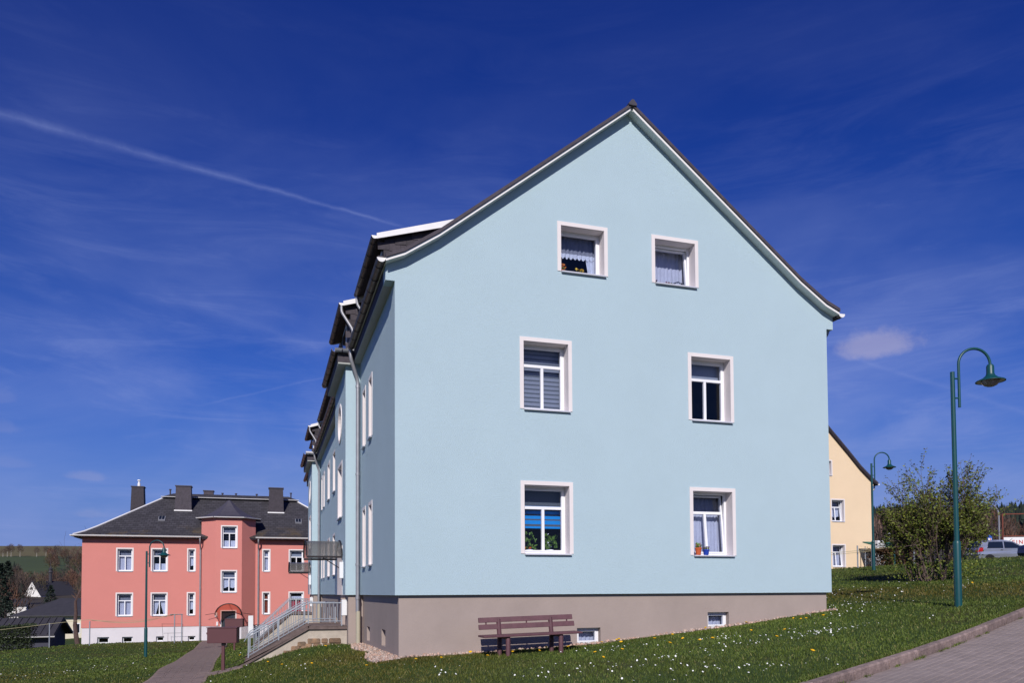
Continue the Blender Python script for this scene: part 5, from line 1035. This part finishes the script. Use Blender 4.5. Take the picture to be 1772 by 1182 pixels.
def wood(name, label, pts, kind, m):
    """a far wood as one mass: conifers as drooping tiers, bare trees as fuzzy twig crowns"""
    V, F, T = [], [], []; k = 0
    for (x, y, z, h) in pts:
        if kind == 'conifer':
            n = 6; tone = random.uniform(.6, 1.35); w = h*random.uniform(.16, .24)
            for lo, hi, ww in ((.06, .55, 1.), (.32, .80, .72), (.58, 1.0, .45)):
                a0 = random.uniform(0, 6.28); ring = [(x+math.cos(a0+2*math.pi*i/n)*w*ww*random.uniform(.75, 1.2), y+math.sin(a0+2*math.pi*i/n)*w*ww*random.uniform(.75, 1.2), z+h*(lo+random.uniform(-.05, .04))) for i in range(n)]
                V += ring+[(x, y, z+h*hi)]; T += [(tone*random.uniform(.8, 1.2),)*3 for _ in range(n+1)]; F += [(k+i, k+(i+1) % n, k+n) for i in range(n)]; k += n+1
        else:
            n = 420; c = np.array([x, y, z+h*.58]); P = fuzzy_points(rng, n, c, h*.30, h*.44); v, f = twig_cards(P, h*.13, np.array([x, y, z+h*.2])); tone = random.choice(((1, 1, 1), (1.3, .95, .75), (.7, .75, .8), (1.5, 1.35, 1.25), (.85, 1.0, .6))); g_ = random.uniform(.6, 1.4); V += v.tolist(); F += (f+k).tolist(); T += [(tone[0]*q*g_, tone[1]*q*g_, tone[2]*q*g_) for q in np.repeat(rng.uniform(.6, 1.5, n), 3)]; k += len(v)
            for q in ((-1, 0), (0, 1)): w = .12+h*.008; V += [(x-w, y, z-1), (x+w, y, z-1), (x, y, z+h*.7)]; F.append((k, k+1, k+2)); T += [(2.6, 2.8, 3.)]*3; k += 3
    tag(np_mesh(name, V, F, m, T), label, 'wood', kind='stuff')
def left_pts(n, r0, r1, h0, h1, x0=-260, x1=330, cond=None):
    L = []
    b0, b1 = ray_dir(x0, 1025), ray_dir(x1, 1025); a0, a1 = math.atan2(b0.x, b0.y), math.atan2(b1.x, b1.y)
    while len(L) < n:
        a = random.uniform(a0, a1); r = math.sqrt(random.uniform(r0*r0, r1*r1)); t = (a-la0)/(la1-la0); L.append((CAM.x+math.sin(a)*r, CAM.y+math.cos(a)*r, float(hz(r, t))-.3, random.uniform(h0, h1)))
    return L
def sightly(L):   # keep the church and the cream house clear of taller trees in the gap before them
    out = []
    for x, y, z, h in L:
        d = Vector((x, y, z+h))-CAM; px = 886+F_PX*d.dot(AR)/d.dot(AF); py = CY-F_PX*d.dot(AU)/d.dot(AF); r = math.hypot(d.x, d.y)
        if 46 < px < 130 and r < 372 and py < 1033: continue
        if py < 985 and r < 500: h *= .7
        out.append((x, y, z, h))
    return out
wood('bare_wood', 'brown leafless wood filling the valley slope below the fields', sightly(left_pts(300, 150, 520, 6, 11)), 'bare', 'twig')
wood('bare_wood', 'thin bare copse climbing the green field towards the ridge', left_pts(26, 600, 900, 8, 13, 84, 150), 'bare', 'twig')
wood('conifer_wood', 'dark conifers mixed into the leafless valley wood', sightly(left_pts(40, 200, 560, 8, 13)), 'conifer', 'needle')
def right_pts(n, r0, r1, h0, h1, x0, x1):
    L = []; b0, b1 = ray_dir(x0, 1025), ray_dir(x1, 1025); a0, a1 = math.atan2(b0.x, b0.y), math.atan2(b1.x, b1.y)
    while len(L) < n: a = random.uniform(a0, a1); r = math.sqrt(random.uniform(r0*r0, r1*r1)); t = (a-ra0)/(ra1-ra0); e = min(1, t*5, (1-t)*5); L.append((CAM.x+math.sin(a)*r, CAM.y+math.cos(a)*r, -9+(float(hz2(r, t))+9)*(e*e*(3-2*e))-.5, random.uniform(h0, h1)))
    return L
wood('conifer_wood', 'dark blue-green conifer forest covering the hill behind the car park', right_pts(5200, 560, 1330, 13, 22, 1330, 2250), 'conifer', 'needle')
wood('bare_wood', 'russet leafless trees at the foot of the forested hill', right_pts(70, 150, 330, 9, 15, 1500, 1560)+right_pts(40, 150, 330, 9, 15, 1660, 1742)+right_pts(60, 330, 520, 10, 16, 1560, 2100), 'bare', 'twig')
# field trees along the ridge track, each with a pale trunk
def field_tree(x_px, r, h, w, label, i):
    x, y = polar(x_px, r); a = math.atan2(x-CAM.x, y-CAM.y); z = float(hz(r, (a-la0)/(la1-la0))); t = thing('field_tree', (x, y, z), label, 'tree', 'bare trees along the field edge'); MB().tube([(x, y, z-1), (x+.1, y, z+h*.5)], [.34, .2], 6).build('trunk', 'bark_pale', t)
    c = np.array([x, y, z+h*.66]); P = fuzzy_points(rng, 420, c, w, h*.36, .3); V, F = twig_cards(P, h*.14, np.array([x, y, z+h*.35])); o = np_mesh('crown', V-np.array([x, y, z]), F, 'twig', np.repeat(rng.uniform(.8, 1.6, len(P)), 3)); o.parent = t
for i, (px, h, w, lb) in enumerate(((4, 7.5, 3.2, 'low spreading bare tree starting the row on the ridge field'), (11.5, 10, 2.6, 'bare tree with a pale trunk leaning towards its taller neighbour'), (18, 12, 3.0, 'tallest bare tree of the row on the ridge field'), (33.5, 11.5, 3.3, 'broad bare tree standing alone mid-row on the ridge field'), (62.5, 9.0, 2.7, 'small round bare tree in the gap of the field row'), (78.5, 10, 2.7, 'bare tree with the whitest trunk on the ridge field'), (86, 9, 2.4, 'trunk-hidden bare tree next to the copse on the ridge'))): field_tree(px, 905, h, w, lb, i)
def conifer(u, v, z, h, w, label, seed):
    rd = random.Random(seed); t = thing('conifer_tree', (u, v, z), label, 'tree', 'conifers in the valley'); MB().tube([(u, v, z-.5), (u, v, z+h*.95)], [.2, .03], 6).build('trunk', 'bark', t); P = []
    for i in range(1500): k = rd.random()**1.25; a = rd.uniform(0, 6.28); r = w*(1-k)**.85*(.45+.55*rd.random()**.5)*(1+.18*math.sin(k*40)); P.append((u+math.cos(a)*r, v+math.sin(a)*r, z+h*(.06+.94*k)))
    P = np.array(P); V, F = leaf_cards(P, h*.055, .3, -.15); o = np_mesh('crown', V-np.array([u, v, z]), F, 'needle', np.repeat(rng.uniform(.6, 1.5, len(P)), 4)); o.parent = t
for px, r, y_top, y_bot, w, lb in ((9, 120, 1034, 1075, 1.9, 'dense dark conifer rising behind the long garage roof'), (1, 170, 984, 1050, 2.2, 'tall blackish conifer standing over the garage conifer'), (13.5, 230, 980, 1030, 2.4, 'slender dark spruce between brown trees of the valley'), (88, 190, 1016, 1050, 2.0, 'dark conifer in front of the church gable')):
    x, y = polar(px, r); z1 = CAM.z+(1030.5-y_top)/F_PX*r; z0 = CAM.z+(1030.5-y_bot)/F_PX*r; conifer(x, y, z0-1, z1-z0+1, w, lb, int(px*7))
# ------------------------------------------------------------------ village
def gabled(name, c, ang, L, W, zb, ze, zr, wall, roof, label, cat='house', over=.4, wins=(), hip=0.):
    """ridge along local x; c: centre"""
    t = thing(name, (c[0], c[1], zb), label, cat); ca, sa = math.cos(ang), math.sin(ang); T = lambda p: Vector((c[0]+p.x*ca-p.y*sa, c[1]+p.x*sa+p.y*ca, p.z))
    a, b = L/2, W/2; m = MB(); m.prism([(-b, zb), (b, zb), (b, ze), (0, zr if not hip else ze), (-b, ze)], -a, a, 'x'); m.tf(T); m.build('wall', wall, t)
    s = (zr-ze)/b; o = over; th = .18; m = MB()
    if hip:
        m.add([(-a-o, -b-o, ze), (a+o, -b-o, ze), (a+o, b+o, ze), (-a-o, b+o, ze), (-a+hip, 0, zr), (a-hip, 0, zr), (-a-o, -b-o, ze-.15), (a+o, -b-o, ze-.15), (a+o, b+o, ze-.15), (-a-o, b+o, ze-.15)], [(0, 1, 5, 4), (1, 2, 5), (2, 3, 4, 5), (3, 0, 4), (9, 8, 7, 6), (0, 6, 7, 1), (1, 7, 8, 2), (2, 8, 9, 3), (3, 9, 6, 0)])
    else: m.prism([(-b-o, ze-s*o), (0, zr+.02), (b+o, ze-s*o), (b+o, ze-s*o+th), (0, zr+th+.04), (-b-o, ze-s*o+th)], -a-o, a+o, 'x')
    m.tf(T); m.build('roof', roof, t)
    for (fx, s0, h0, w, h) in wins:   # fx: 'f' long front (-y), 'e' gable end (+x)
        m = MB(); n = MB()
        if fx == 'f': m.box(s0, s0+w, -b-.03, -b-.002, h0, h0+h); n.box(s0+.1, s0+w-.1, -b-.045, -b-.032, h0+.1, h0+h-.1)
        else: m.box(a+.002, a+.03, s0, s0+w, h0, h0+h); n.box(a+.032, a+.045, s0+.1, s0+w-.1, h0+.1, h0+h-.1)
        m.tf(T); n.tf(T); wo = m.build('window', 'white', t); n.build('pane', 'car_glass', wo)
    return t, T
ga, gb_ = Vector(polar(83, 65.5)), Vector(polar(116, 70.8)); gw_ = (gb_-ga); gW = gw_.length; gd = Vector((gw_.y, -gw_.x)).normalized(); gd = gd if gd.x > 0 else -gd; gL = 20.; gc = (ga+gb_)/2-gd*gL/2; gang = math.atan2(gd.y, gd.x)
gt, gT = gabled('garage', gc, gang, gL, gW-.7, -6.2, -2.82, -1.86, 'garage_wall', 'garage_roof', 'long dark garage row with ribbed grey roof behind the hedge', 'garage', .45); gb2 = (gW-.7)/2; gs = .96/gb2
for k, (s0, w, h, mm) in enumerate(((gL/2-4.1, 1.1, 1.5, 'white'), (gL/2-2.7, .8, 1.3, 'lamp_inside'))): m = MB(); m.box(s0, s0+w, -gb2-.05, -gb2-.002, -5.9, -5.9+h+.4); m.tf(gT); m.build('door', mm, gt)
ez = -2.82-gs*.45; gutter(gt, gT(Vector((-gL/2-.4, -gb2-.53, ez+.1))), gT(Vector((gL/2+.5, -gb2-.53, ez+.1))), .09, 'zinc_bright', bracket=False)
for k in range(40):
    s = gL/2+.4-k*.45; m = MB(); zz = ez+.17; zt_ = -1.86+.2; m.hexa([(s-.03, -gb2-.43, zz), (s+.03, -gb2-.43, zz), (s+.03, -.04, zt_), (s-.03, -.04, zt_), (s-.03, -gb2-.43, zz+.07), (s+.03, -gb2-.43, zz+.07), (s+.03, -.04, zt_+.07), (s-.03, -.04, zt_+.07)]); m.tf(gT); m.build('roof_rib', 'garage_roof', gt)
hx, hy = polar(128, 108); gabled('detached_house', (hx, hy), -.10, 9.0, 8, -7.5, -2.25, -.35, 'cream', 'garage_roof', 'cream house with a grey hipped roof beyond the garage row', 'house', .6, [('f', -1.2, -4.3, .9, 1.2), ('f', -3.9, -3.6, 1.6, .7), ('f', 1.2, -4.4, .8, 1.2)], hip=3.0)
hx, hy = polar(31, 210); gabled('detached_house', (hx, hy), .2, 3.6, 5, -7, -2.1, -.9, 'church_white', 'garage_roof', 'white-walled house half hidden among the brown valley trees', 'house')
cx, cy = polar(87, 380); ct, cT = gabled('church', (cx, cy), .95, 17, 9.0, -4, 0., 5.6, 'church_white', 'garage_roof', 'small white church with a slim dark ridge turret in the valley', 'church', .3)
m = MB(); m.lathe([(.7, 3.2), (.62, 9.2), (.95, 9.4), (.7, 9.8), (.6, 10.6), (.85, 10.9), (.4, 11.4), (.12, 12.0), (.10, 13.6), (.02, 14.6)], (0, 0, 0), 8); m.tf(lambda p: cT(Vector((p.x+.0, p.y, p.z)))); m.build('turret', 'garage_roof', ct)
m = MB(); m.box(-8.55, -8.502, -.4, .4, 2.2, 3.2); m.tf(cT); m.build('window', 'car_glass', ct)
# hedges
def hedge(P, w, h, label, m, n=5200, name='hedge', size=.11):
    a, b = Vector(P[0]), Vector(P[1]); L = (b-a).length; d = (b-a).normalized(); q = Vector((-d.y, d.x)); z = H(*((a+b)/2)); t = thing(name, ((a.x+b.x)/2, (a.y+b.y)/2, z), label, 'hedge'); s = rng.uniform(0, L, n); o = rng.uniform(-w/2, w/2, n); hh = rng.uniform(0, h, n); k = rng.integers(0, 3, n); o = np.where(k == 0, -w/2+rng.normal(0, .05, n), o); hh = np.where(k == 1, h+rng.normal(0, .06, n), hh); x = a.x+d.x*s+q.x*o; y = a.y+d.y*s+q.y*o; zz = Hn(x, y)+hh
    V, F = leaf_cards(np.c_[x, y, zz], size); ob = np_mesh('foliage', V-np.array(t.location), F, m, np.repeat(rng.uniform(.55, 1.4, n), 4)); ob.parent = t
ha, hb = polar(60, 55), polar(-130, 57); hedge((hb, ha), 1.2, 1.35, 'clipped dark green hedge in front of the garage row', 'hedge', 16000)
ra, rb = polar(1519, 47), polar(1555, 49); hedge((ra, rb), 1.4, .95, 'low russet hedge beside the yellow house', 'red_hedge', 7000)
# ------------------------------------------------------------------ things at the right-hand car park
def globe_lamp():
    x, y = polar(1541, 60); g = H(x, y); t = thing('globe_lamp', (x, y, g), 'white globe lamp on a thin pole beyond the russet hedge', 'street lamp'); zc = 3.72; MB().tube([(x, y, g-.2), (x, y, zc-.25)], .045, 8).build('pole', 'galv', t); r = .27
    MB().lathe([(max(.003, r*math.sin(math.pi*k/12)), zc-r*math.cos(math.pi*k/12)) for k in range(13)], (x, y, 0), 18).build('globe', 'white', t, smooth='all')
globe_lamp()
def green_post():
    x, y = polar(1549, 45); g = H(x, y); t = thing('fence_post', (x, y, g), 'green metal post with a thin top rail beside the bush', 'post'); MB().tube([(x, y, g-.2), (x, y, g+1.15)], .045, 8).build('post', 'green_paint', t); x2, y2 = polar(1520, 47); MB().tube([(x, y, g+1.1), (x2, y2, H(x2, y2)+1.15)], .02, 6).build('rail', 'green_paint', t)
green_post()
def cabinets():
    for px, r, w, d, h, lb in ((1522, 52, .55, .5, 1.75, 'tall white cabinet with open door beside the lamp post'), (1546.5, 54, .5, .5, 1.35, 'shorter white cabinet next to the green awning')):
        x, y = polar(px, r); g = H(x, y); t = thing('cabinet', (x, y, g), lb, 'cabinet'); MB().box(x-w/2, x+w/2, y-d/2, y+d/2, g-.1, g+h).build('body', 'white', t, bevel=.02); MB().box(x-w/2+.05, x+w/2-.05, y-d/2-.02, y-d/2-.002, g+.1, g+h-.1).build('door', 'lamp_inside', t)
    x, y = polar(1533, 55); g = H(x, y); t = thing('market_stall', (x, y, g), 'small stall with a sloping green awning behind the russet hedge', 'stall'); MB().hexa([(x-1.0, y-.8, g+1.35), (x+1.0, y-.8, g+1.35), (x+1.0, y+.8, g+1.75), (x-1.0, y+.8, g+1.75), (x-1.0, y-.8, g+1.4), (x+1.0, y-.8, g+1.4), (x+1.0, y+.8, g+1.82), (x-1.0, y+.8, g+1.82)]).build('awning', 'awning_green', t)
    for a in (-.9, .9):
        for b in (-.7, .7): MB().tube([(x+a, y+b, g-.1), (x+a, y+b, g+1.5)], .03, 6).build('post', 'galv', t)
    MB().box(x-.9, x+.9, y-.4, y+.4, g+.55, g+.7).build('counter', 'white', t)
cabinets()
def car(name, label, paint, loc, rz, s=1.0):
    """hatchback, nose towards local +x"""
    t = thing(name, (0, 0, 0), label, 'car'); hw = .86
    side = [(-1.95, .42), (-2.02, .62), (-2.00, .92), (-1.86, 1.05), (-1.60, 1.42), (-1.25, 1.48), (-.3, 1.50), (.25, 1.42), (.95, 1.02), (1.75, .88), (2.0, .70), (2.05, .45), (1.95, .25), (-1.9, .25)]
    def width(z): return hw if z < .95 else hw-(z-.95)*.33
    V = [(x, -width(z), z) for x, z in side]+[(x, width(z), z) for x, z in side]; n = len(side); tri = geometry.tessellate_polygon([[Vector((x, z, 0)) for x, z in side]])
    m = MB(); m.add(V, [tuple(q) for q in tri]+[tuple(i+n for i in reversed(q)) for q in tri]+[(i, (i+1) % n, (i+1) % n+n, i+n) for i in range(n)]); m.build('body', paint, t, bevel=.05, seg=3, smooth=True)
    def quad(name_, P, mt, d=.02, sub=None):
        m = MB(); P = [Vector(p) for p in P]; nn = (P[1]-P[0]).cross(P[2]-P[0]).normalized()
        if nn.dot(sum(P, Vector())/len(P)-Vector((0, 0, .9))) < 0: nn = -nn
        k = len(P); m.add([p+nn*d for p in P]+[p-nn*.03 for p in P], [tuple(range(k)), tuple(range(2*k-1, k-1, -1))]+[(i, (i+1) % k, (i+1) % k+k, i+k) for i in range(k)]); return m.build(name_, mt, t)
    for sg in (-1, 1):
        w = lambda z: sg*(width(z)+.0)
        quad('rear_side_window', [(-1.42, w(1.0), 1.0), (-.42, w(1.0), 1.0), (-.38, w(1.40), 1.40), (-1.25, w(1.38), 1.38)], 'car_glass'); quad('front_side_window', [(-.34, w(1.0), 1.0), (.82, w(1.0), 1.0), (.22, w(1.36), 1.36), (-.30, w(1.40), 1.40)], 'car_glass')
        quad('tail_light', [(-1.99, w(.9)*.99, .78), (-1.72, w(.9), .80), (-1.66, w(1.0), 1.04), (-1.9, w(1.0)*.97, 1.02)], 'tail_red', .03); quad('door_handle', [(-.62, w(.9), .88), (-.45, w(.9), .88), (-.45, w(.9), .92), (-.62, w(.9), .92)], 'chrome', .03)
        quad('tail_light', [(-2.005, sg*.62, .76), (-2.005, sg*.845, .76), (-1.995, sg*.845, .92), (-1.995, sg*.66, .92)], 'tail_red', .03)
        quad('headlight', [(1.98, sg*.5, .66), (1.98, sg*.82, .66), (1.74, sg*.80, .84), (1.80, sg*.52, .82)], 'chrome', .03)
        for x in (-1.28, 1.28):
            m = MB(); prof = [(.20, -.10), (.31, -.10), (.32, -.06), (.32, .06), (.31, .10), (.20, .10)]; m.lathe(prof, (0, 0, 0), 20); m.tf(lambda p: Vector((x+p.x, sg*(hw-.06)+p.z, .32+p.y))); wh = m.build('wheel', 'tyre', t, smooth=True); m = MB(); m.lathe([(.02, .06), (.2, .04), (.21, .0), (.2, -.04)], (0, 0, 0), 16); m.tf(lambda p: Vector((x+p.x, sg*(hw-.02+p.z), .32+p.y))); m.build('rim', 'chrome', wh)
        quad('mirror', [(.62, sg*.90, 1.0), (.80, sg*.90, 1.0), (.80, sg*1.02, 1.12), (.62, sg*1.02, 1.12)], paint, .05)
    quad('rear_window', [(-1.84, -.66, 1.08), (-1.84, .66, 1.08), (-1.60, .58, 1.40), (-1.60, -.58, 1.40)], 'car_glass', .015); quad('windscreen', [(.92, -.70, 1.05), (.92, .70, 1.05), (.28, .58, 1.41), (.28, -.58, 1.41)], 'car_glass', .015)
    quad('grille', [(2.03, -.42, .58), (2.03, .42, .58), (1.99, .42, .72), (1.99, -.42, .72)], 'dark_metal', .02); quad('chrome_strip', [(2.035, -.40, .64), (2.035, .40, .64), (2.03, .40, .675), (2.03, -.40, .675)], 'chrome', .03); quad('number_plate', [(-2.02, -.26, .66), (-2.02, .26, .66), (-2.02, .26, .77), (-2.02, -.26, .77)], 'white', .02)
    t.location = loc; t.rotation_euler.z = rz; t.scale = (s, s, s); return t
cx, cy = polar(1734, 57); car('parked_car', 'silver hatchback with a red tail light behind the grassy crest', 'silver', (cx, cy, H(cx, cy)-.02), R_(-15))
cx, cy = polar(1814, 53); car('parked_car', 'dark blue car with chrome grille strip beside the silver hatchback', 'navy', (cx+.5, cy-.2, H(cx+.5, cy-.2)-.02), R_(186), 1.0)
def billboard():
    x0, y0 = polar(1738, 78); d = Vector((math.cos(-YAW*1.5), math.sin(-YAW*1.5), 0)); g = H(x0, y0); t = thing('entrance_sign', (x0, y0, g), 'white board with red lettering inside a rusty red frame', 'sign'); zb, zt, ztop = 3.30, 4.42, 6.38; L = 6; n = Vector((d.y, -d.x, 0))
    P = lambda s, z, o=0: Vector((x0, y0, z))+d*s+n*o
    f = Fr((x0, y0, 0), d, n); m = MB(); f.box(m, .05, L, zb, zt, -.05, .05); m.build('board', 'white', t)
    for s in (0, L): m = MB(); f.box(m, s-.045, s+.045, g-.3, ztop, -.05, .055); m.build('frame_post', 'rust', t)
    for z in (ztop, zt+.1): m = MB(); f.box(m, -.02, L, z-.045, z+.04, -.047, .052); m.build('frame_bar', 'rust', t)
    cu = bpy.data.curves.new('lettering', 'FONT'); cu.body = 'EINFA'; cu.size = .46; cu.space_character = 1.35; cu.extrude = .012; to = bpy.data.objects.new('lettering', cu); COL.objects.link(to); bpy.context.view_layer.update(); me = bpy.data.meshes.new_from_object(to); bpy.data.objects.remove(to); o = link(bpy.data.objects.new('lettering', me)); me.materials.append(MT['sign_red']); o.parent = t; o.location = P(.68, 3.86, .065)-t.location; o.rotation_euler = (R_(90), 0, math.atan2(d.y, d.x))
    mm = MB(); mm.tube([P(1.15+k*.035, 3.56+.12*math.sin(k*1.25)*(1 if k % 7 else .3), .06) for k in range(44)], .045, 5); mm.build('script_lettering', 'sign_red', t); mm = MB(); mm.tube([P(.25, 3.95, .06), P(.7, 4.3, .06)], .02, 5); mm.tube([P(.25, 3.95, .06), P(.42, 3.96, .06)], .02, 5); mm.build('arrow', 'dark_metal', t)
billboard()
def right_lamp():
    x, y = polar(1732, 92); g = H(x, y); t = thing('street_lamp', (x, y, g), 'pale grey curved-arm street lamp rising behind the cars', 'street lamp'); d = Vector((-math.cos(YAW), math.sin(YAW), 0)); z = 7.4; P = [Vector((x, y, g-.2)), Vector((x, y, z))]+[Vector((x, y, z))+d*(1.1*(1-math.cos(a)))*.75+Vector((0, 0, 1.1*math.sin(a))) for a in (.3, .6, .9, 1.2, 1.5)]
    MB().tube(P, .075, 8).build('pole', 'zinc', t, smooth=True); e = P[-1]; MB().tube([e, e+d*.45+Vector((0, 0, -.05))], [.09, .05], 8).build('lamp_head', 'lamp_inside', t)
right_lamp()
def parking_sign():
    x, y = polar(1714.5, 58); g = H(x, y); t = thing('parking_sign', (x, y, g), 'small blue sign with a pictogram above the silver car roof', 'sign'); f = Fr((x, y, 0), (math.cos(-YAW), math.sin(-YAW), 0), (-math.sin(YAW), -math.cos(YAW), 0)); MB().tube([(x, y, g-.2), (x, y, 3.1)], .03, 6).build('post', 'galv', t)
    m = MB(); f.box(m, -.16, .16, 3.10, 3.48, .03, .05); m.build('plate', 'sign_blue', t); m = MB(); f.box(m, -.10, .10, 3.13, 3.28, .051, .056); m.build('pictogram_field', 'white', t); m = MB(); f.box(m, .0, .06, 3.16, 3.25, .057, .06); m.build('pictogram', 'sign_red', t)
parking_sign()
